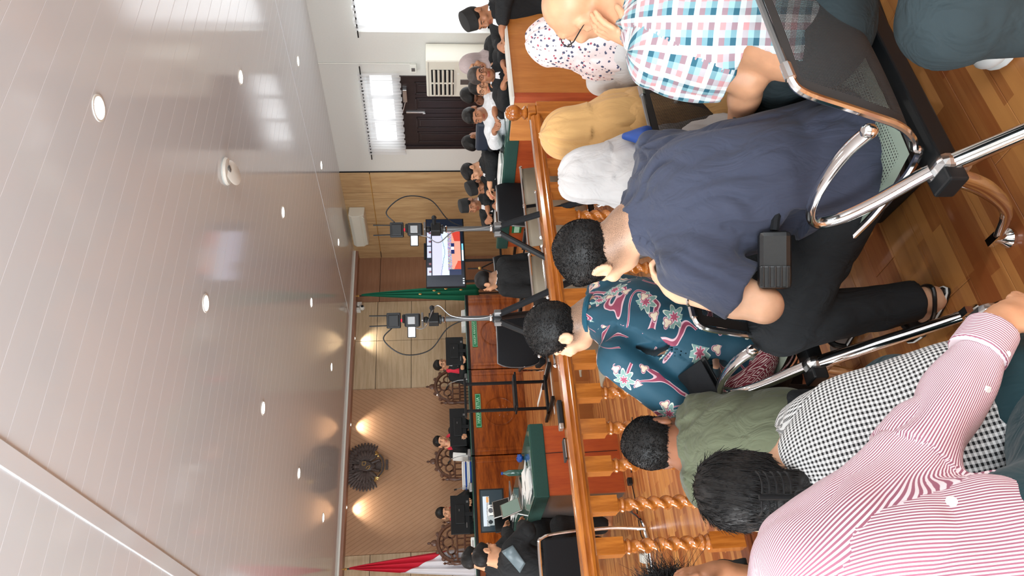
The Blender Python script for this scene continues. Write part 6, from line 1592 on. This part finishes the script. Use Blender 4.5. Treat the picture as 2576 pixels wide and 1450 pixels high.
for s in (-1, 1):
    for k in range(5): b0_ = cp_+AR*s*.008+AD*(-.03+.015*k); m.tube(path([b0_-AF*.012, b0_+AR*s*.018-AF*.014, b0_+AR*s*.034+AF*.004, b0_+AR*s*.036+AF*.024], 3), .0022, 6)
m.tube([cp_-AD*.036-AF*.012, cp_+AD*.036-AF*.012], .006, 8); m.build('claw_clip', M['black'], f.t, smooth=True)
# ---- the person in the pink striped shirt, closest to the camera
f = Fig('pink', 'person in a pink and white striped shirt, nearest to the camera', (.1, .8),
        pel=(2640, 1500, 1.10), ch=(2240, 1540, 1.13), nk=(1985, 1585, 1.20), hc=(1830, 1620, 1.25),
        shr=(2030, 1415, 1.17), elr=(2285, 1165, 1.25), wrr=(2500, 825, 1.36), shl=(2080, 1680, 1.2), ell=(2400, 1700, 1.15), wrl=(2700, 1500, 1.2),
        hpr=(2760, 1330, 1.12), knr=(2700, 985, 1.42), anr=(3000, 900, 1.5), tor=(3000, 940, 1.6), hpl=(2700, 1500, 1.12), knl=(2700, 1200, 1.45), anl=(3100, 1200, 1.5), tol=(3100, 1250, 1.6))
fw = nrm(AF*.8-AR*.3-UP*.3)
f.body(fw, UP, 1.0, arms='lr', hands={'r': (nrm(at(2610, 735, 1.40)-f.j['wrr']), AF*.5-UP, -1, .35), 'l': (AF, -UP, 1, .5)}, nr=.056, skin_=0, h=.008)
G = Solid(); f.torso(G, .18, .13, .19, (.165, .14, .19), (.17, .15, .15), k=.08); G.cone(at(2390, 1330, 1.13), at(2600, 1330, 1.10), .05, .06, .07)
f.sleeve(G, 'r', 1.80, .088, .066, .046, k=.05); f.sleeve(G, 'l', 1.5, .09, .075, .06)
def el_(V, pc): 
    dd = np.linalg.norm(V-f.j['elr'], axis=1); return 1+1.1*np.exp(-(dd/.10)**2)
shell('striped_shirt', G, .0075, M['pink'], f.t, amp=.010, seed=6, fx=11, fy=6, fn=el_)
ax_ = nrm(f.j['wrr']-f.j['elr']); c0 = f.j['elr']+(f.j['wrr']-f.j['elr'])*.77; c1_ = f.j['elr']+(f.j['wrr']-f.j['elr'])*1.0
G = Solid(); G.cone(c0, c1_, .051, .046, .01, bone=nrm(CV)); G.keep(c1_-ax_*.004, -ax_, c1_-.1, c1_+.1, .004); G.keep(c0+ax_*.004, ax_, c0-.1, c0+.1, .004)
cf = shell('cuff', G, .005, M['pink_cuff'], f.t)
cs_ = nrm(np.cross(ax_, CV)); sd2 = nrm(CV*.93-cs_*.36) if (AR@cs_) > 0 else nrm(CV*.93+cs_*.36)
for q_, par in ((c0+(c1_-c0)*.4+sd2*.0502, cf), (c0-ax_*.055+sd2*.0535, None)):
    MB().lathe([(.001, .003), (.005, .0032), (.0068, .0018), (.0068, -.004)], q_, 16, R=frame(z=sd2, x=AD)).build('button', M['paper'], par or f.t, smooth=True)
MB().lathe([(.001, .003), (.0055, .0032), (.007, .0018), (.007, -.004)], at(2395, 1262, 1.02), 16, R=frame(z=CV, x=AD)).build('button', M['paper'], f.t, smooth=True)
G = Solid(); G.ell(f.j['pel'], (.19, .18, .14), f.R, .05); f.leg(G, 'r', (.12, .105, .08), 1.0); f.leg(G, 'l', (.12, .1, .08), 1.0); shell('jeans', G, .010, M['jeans_teal'], f.t, amp=.004)
make_hair(f.t, f.hc, f.HR, 1.0, 'short', .012, 2)
tp = at(2420, 1235, 1.50); t = thing('tote_bag', 'black fabric bag lying behind the woman in the black and white checked shirt', 'bag', tp)
G = Solid(); G.ell(tp, (.10, .10, .15), None, .04); G.ell(at(2330, 1270, 1.52), (.09, .08, .10), None, .05); shell('cloth_body', G, .010, M['black_matte'], t, amp=.008, seed=3)
MB().tube(path([at(2330, 1200, 1.44), at(2280, 1180, 1.46), at(2300, 1150, 1.5), at(2400, 1140, 1.46)]), .008, 8).build('strap', M['black'], t, smooth=True)
# ---- the bald man in the checked shirt
f = Fig('bald', 'balding man with glasses in a teal, pink and white checked shirt, at the right edge', (1.9, 1.4),
        pel=(2010, 60, 1.98), ch=(1740, 60, 2.10), nk=(1575, 22, 2.22), hc=(1452, 20, 2.30),
        shl=(1665, 150, 2.10), ell=(1885, 200, 2.08), wrl=(1850, 330, 2.30), shr=(1650, -110, 2.25), elr=(1810, 60, 2.42), wrr=(1612, 102, 2.20),
        hpl=(2000, 110, 2.05), knl=(1905, 330, 2.45), anl=(2120, 300, 2.5), tol=(2120, 340, 2.6), hpr=(2000, 0, 2.1), knr=(1900, 150, 2.6), anr=(2100, 150, 2.7), tor=(2100, 190, 2.8))
fw = nrm(AF*.80-AR*.50+UP*.30)
f.body(fw, UP*.95-AF*.35, 1.04, hands={'l': (nrm(AF-AR*.4), -UP, 1, .7), 'r': (nrm(at(1525, 82, 2.19)-f.j['wrr']), nrm(AR+AF*.2), -1, .3)}, nr=.066, skin_=0, fat=1.08)
G = Solid(); f.torso(G, .20, .145, .19, (.185, .155, .18), (.18, .16, .14)); G.keep(f.j['nk']+f.U*.01, -nrm(f.U), f.j['nk']-.13, f.j['nk']+.13, .01)
f.sleeve(G, 'l', .78, .092, .084); f.sleeve(G, 'r', .8, .09, .08); shell('checked_shirt', G, .0085, M['plaid'], f.t, amp=.011, seed=12, fx=16, fy=4)
G = Solid(); G.ell(f.j['pel']-f.U*.07, (.17, .16, .12), f.R, .05); f.leg(G, 'l', (.11, .09, .065)); f.leg(G, 'r', (.11, .09, .065)); shell('trousers', G, .011, M['trouser_slate'], f.t, amp=.005)
glasses(f.t, f.hc, f.HR, 1.04); face_bits(f.t, f.hc, f.HR, 1.04)
wb = f.j['wrl']+(f.j['ell']-f.j['wrl'])*.2
MB().cbox(f.j['wrl']+(f.j['ell']-f.j['wrl'])*.35-AF*.03+UP*.0, (.06, .06, .02), frame(x=AD, z=CV)).build('wrist_watch', M['black'], f.t, bev=.008)
# ---- the three women in headscarves
def hijabi(label, hc, w, mat, R_, tz, yaw, wide=1.0, drop=.40, base=(0, 0), seed=0, extra=None, fwd=None):
    c = at(hc[0], hc[1], w); fwd = nrm(fwd if fwd is not None else AF*.9-AR*.3-UP*.1); Ru = head_frame(fwd, UP*.95+fwd*.2)
    t = thing('person', label, 'person', (c[0], c[1]-.1, 0)); bx = nrm(fwd*np.array([1, 1, 0])); sx = np.cross(bx, UP)
    nk = c-UP*.125-bx*.035; S = Solid(); head_solid(S, c, Ru, .97, nk, .047); ch = nk-UP*.17-bx*.02; pel = np.array([c[0]-bx[0]*.10, max(c[1]-bx[1]*.10, 2.12), .52])
    RT = np.array([sx, bx, UP]); S.ell(ch, (.15, .10, .15), RT, .05); S.cone(pel, ch, .12, .12, .05); S.ell(pel, (.15, .13, .1), RT, .05)
    G = Solid(); G.cone(pel, ch, .16, .15, .06, bone=-bx); G.ell(ch, (.19, .13, .17), RT, .06)
    for s in (-1, 1):
        sh = nk+sx*s*.15-UP*.06+bx*.03; el = sh-UP*.23+bx*.12+sx*s*.01; wr = el+bx*.22-sx*s*.10-UP*.03; hp = pel+sx*s*.09; kn = hp+bx*.42; an = kn-UP*.40; an[2] = .08
        S.cone(sh, el, .044, .037, .03).cone(el, wr, .037, .025, .02); hand_solid(S, wr, bx-sx*s*.4, -UP, s, .5); S.cone(hp, kn, .08, .055, .04).cone(kn, an, .05, .036, .03).cone(an, an+bx*.15-UP*.05, .034, .026, .02)
        G.cone(sh, el, .07, .065, .04, bone=-bx).cone(el, wr, .062, .05, .03, bone=-bx); G.cone(hp, kn, .11, .10, .06, bone=UP).cone(kn, an, .1, .11, .05, bone=UP)
    shell('body', S, .008, SK[3], t); 
    K = Solid(); HP = lambda a, b, z: c+np.array([a, b, z])@Ru
    K.ell(HP(0, -.025, .025), np.array([.096*wide, .118, .112]), Ru, .03); K.cone(HP(0, -.03, -.05), nk-UP*.02-bx*.01, .088*wide, .105*wide, .05, bone=-bx)
    K.cone(nk-UP*.03, nk-UP*drop-bx*.06, .13*wide, .165*wide, .07, bone=-bx)
    for s in (-1, 1): K.cone(nk+sx*s*.09-UP*.06, nk+sx*s*.13-UP*drop*.9-bx*.02, .085, .105, .06, bone=-bx)
    K.ell(HP(0, .125, -.02), (.062, .07, .09), Ru, .012, 1)
    K.keep(nk-UP*drop, UP, nk-.6, nk+.6, .02)
    shell('hijab', K, .008, M[mat], t, amp=.011, seed=seed, fx=20, fy=3.0)
    shell('dress', G, .013, M[R_], t, amp=.008, seed=seed, fx=10, fy=4)
    face_bits(t, c, Ru, .97); return t, c, Ru, nk, bx, sx
hijabi('woman in a pale grey headscarf, seen from behind beside the navy shirt man', (1492, 452), 2.80, 'hijab_pale', 'hijab_pale', 0, 0, 1.12, .40, seed=1, fwd=AF*.8-AR*.5-UP*.12)
hijabi('woman in a mustard headscarf seen from behind, right of the pale grey headscarf', (1440, 345), 3.02, 'mustard', 'mustard', 0, 0, 1.08, .50, seed=4, fwd=AF*.9-AR*.35-UP*.1)
q = hijabi('woman in a white headscarf printed with small dark and red flowers', (1405, 105), 3.12, 'floral', 'hijab_pale', 0, 0, 1.08, .40, seed=7, fwd=AF*.9+AR*.2-UP*.1)
t = thing('blue_bag', 'bright blue cloth bag squeezed between the mustard and the pale grey headscarves', 'bag', at(1580, 340, 2.62))
G = Solid(); G.cone(at(1625, 345, 2.62), at(1572, 342, 2.66), .038, .016, .03); shell('cloth_body', G, .008, M['blue'], t, amp=.006)
# ---- curly haired person at the lower left edge with one raised hand
f = Fig('curly', 'person with curly black hair and a bare forearm, cut off by the left edge', (.2, 2.2),
        pel=(2000, 1560, 2.2), ch=(1850, 1580, 2.3), nk=(1790, 1560, 2.3), hc=(1715, 1510, 2.35),
        shl=(1800, 1660, 2.3), ell=(1950, 1700, 2.3), wrl=(1950, 1600, 2.5), shr=(1830, 1480, 2.3), elr=(1950, 1475, 2.25), wrr=(1825, 1437, 2.2),
        hpl=(2000, 1600, 2.3), knl=(1950, 1600, 2.7), anl=(2100, 1600, 2.75), tol=(2100, 1650, 2.9), hpr=(2000, 1520, 2.3), knr=(1950, 1520, 2.7), anr=(2100, 1520, 2.75), tor=(2100, 1560, 2.9))
f.body(nrm(AF*.5-AR*.4-UP*.2), UP, 1.0, hands={'r': (nrm(at(1750, 1438, 2.2)-f.j['wrr']), -AR, 1, .25)}, skin_=1, h=.008)
G = Solid(); f.torso(G, .17, .13, .16, (.165, .14, .15), (.17, .15, .12)); f.sleeve(G, 'l', .8, .08, .075); f.sleeve(G, 'r', .5, .08, .075); shell('shirt', G, .011, M['jeans_black'], f.t, amp=.008)
G = Solid(); f.leg(G, 'l', (.1, .09, .06)); f.leg(G, 'r', (.1, .09, .06)); G.ell(f.j['pel'], (.16, .15, .12), f.R, .05); shell('trousers', G, .012, M['jeans_black'], f.t)
o = make_hair(f.t, f.hc, f.HR, 1.0, 'short', .008, 9)
V = np.array([v.co[:] for v in o.data.vertices])+origin(f.t); rs = np.random.RandomState(2); mi = rs.randint(0, len(V), 2600); dd = V[mi]-f.hc; dd /= np.linalg.norm(dd, axis=1)[:, None]
hair_strands('curls', V[mi], dd, .035, M['strand'], o, 2, pts=6, curve=.9, jit=.5)['kind'] = 'stuff'
# ---- the legs of a person at the upper right edge
t = thing('person', 'person in slate trousers of whom only one bent knee shows, at the right edge', 'person', (1.3, .6, 0))
S = Solid(); hp, kn, an = np.array([1.62, .38, .47]), at(2385, 50, 1.47), None
kn = at(2390, 45, 1.47); an = np.array([kn[0]+.02, kn[1]-.02, .10]); S.cone(hp, kn, .08, .056, .04).cone(kn, an, .055, .038, .03).cone(an-[0, 0, .03], an+np.array([-.05, .17, -.07]), .036, .026, .02)
hp2 = hp+np.array([.2, 0, 0]); kn2 = hp2+np.array([0, .42, .02]); an2 = kn2*1.0; an2[2] = .1; S.cone(hp2, kn2, .08, .056, .04).cone(kn2, an2, .055, .038, .03).cone(an2-[0, 0, .03], an2+np.array([-.02, .17, -.07]), .036, .026, .02)
S.cone(hp, hp2, .12, .12, .08).cone((hp+hp2)/2, (hp+hp2)/2+[.0, -.05, .4], .14, .14, .08); shell('body', S, .009, SK[1], t)
G = Solid(); G.cone(hp, kn, .13, .10, .05, bone=CV).cone(kn, an+[0, 0, .04], .092, .075, .03, bone=CV).cone(hp2, kn2, .13, .10, .05, bone=CV).cone(kn2, an2+[0, 0, .04], .092, .075, .03, bone=CV).cone(hp, hp2, .15, .15, .08); shell('trousers', G, .010, M['trouser_slate'], t, amp=.006)
G = Solid(); c_ = (hp+hp2)/2; G.cone(c_, c_+[0, -.05, .4], .17, .18, .08, bone=CV); shell('shirt', G, .013, M['shirt_white'], t, amp=.008)
p = onz(2490, 140, .04); t = thing('white_shoe', 'white shoe tip on the floor below the slate trousered knee', 'shoe', (p[0], p[1], 0))
MB().ball(p, (.035, .06, .028), 14, R=rotm((0, 0, 1), .6)).build('upper', M['paper'], t, smooth=True); MB().ball((p[0], p[1], .015), (.038, .064, .012), 14, R=rotm((0, 0, 1), .6)).build('sole', M['paper'], t, smooth=True)
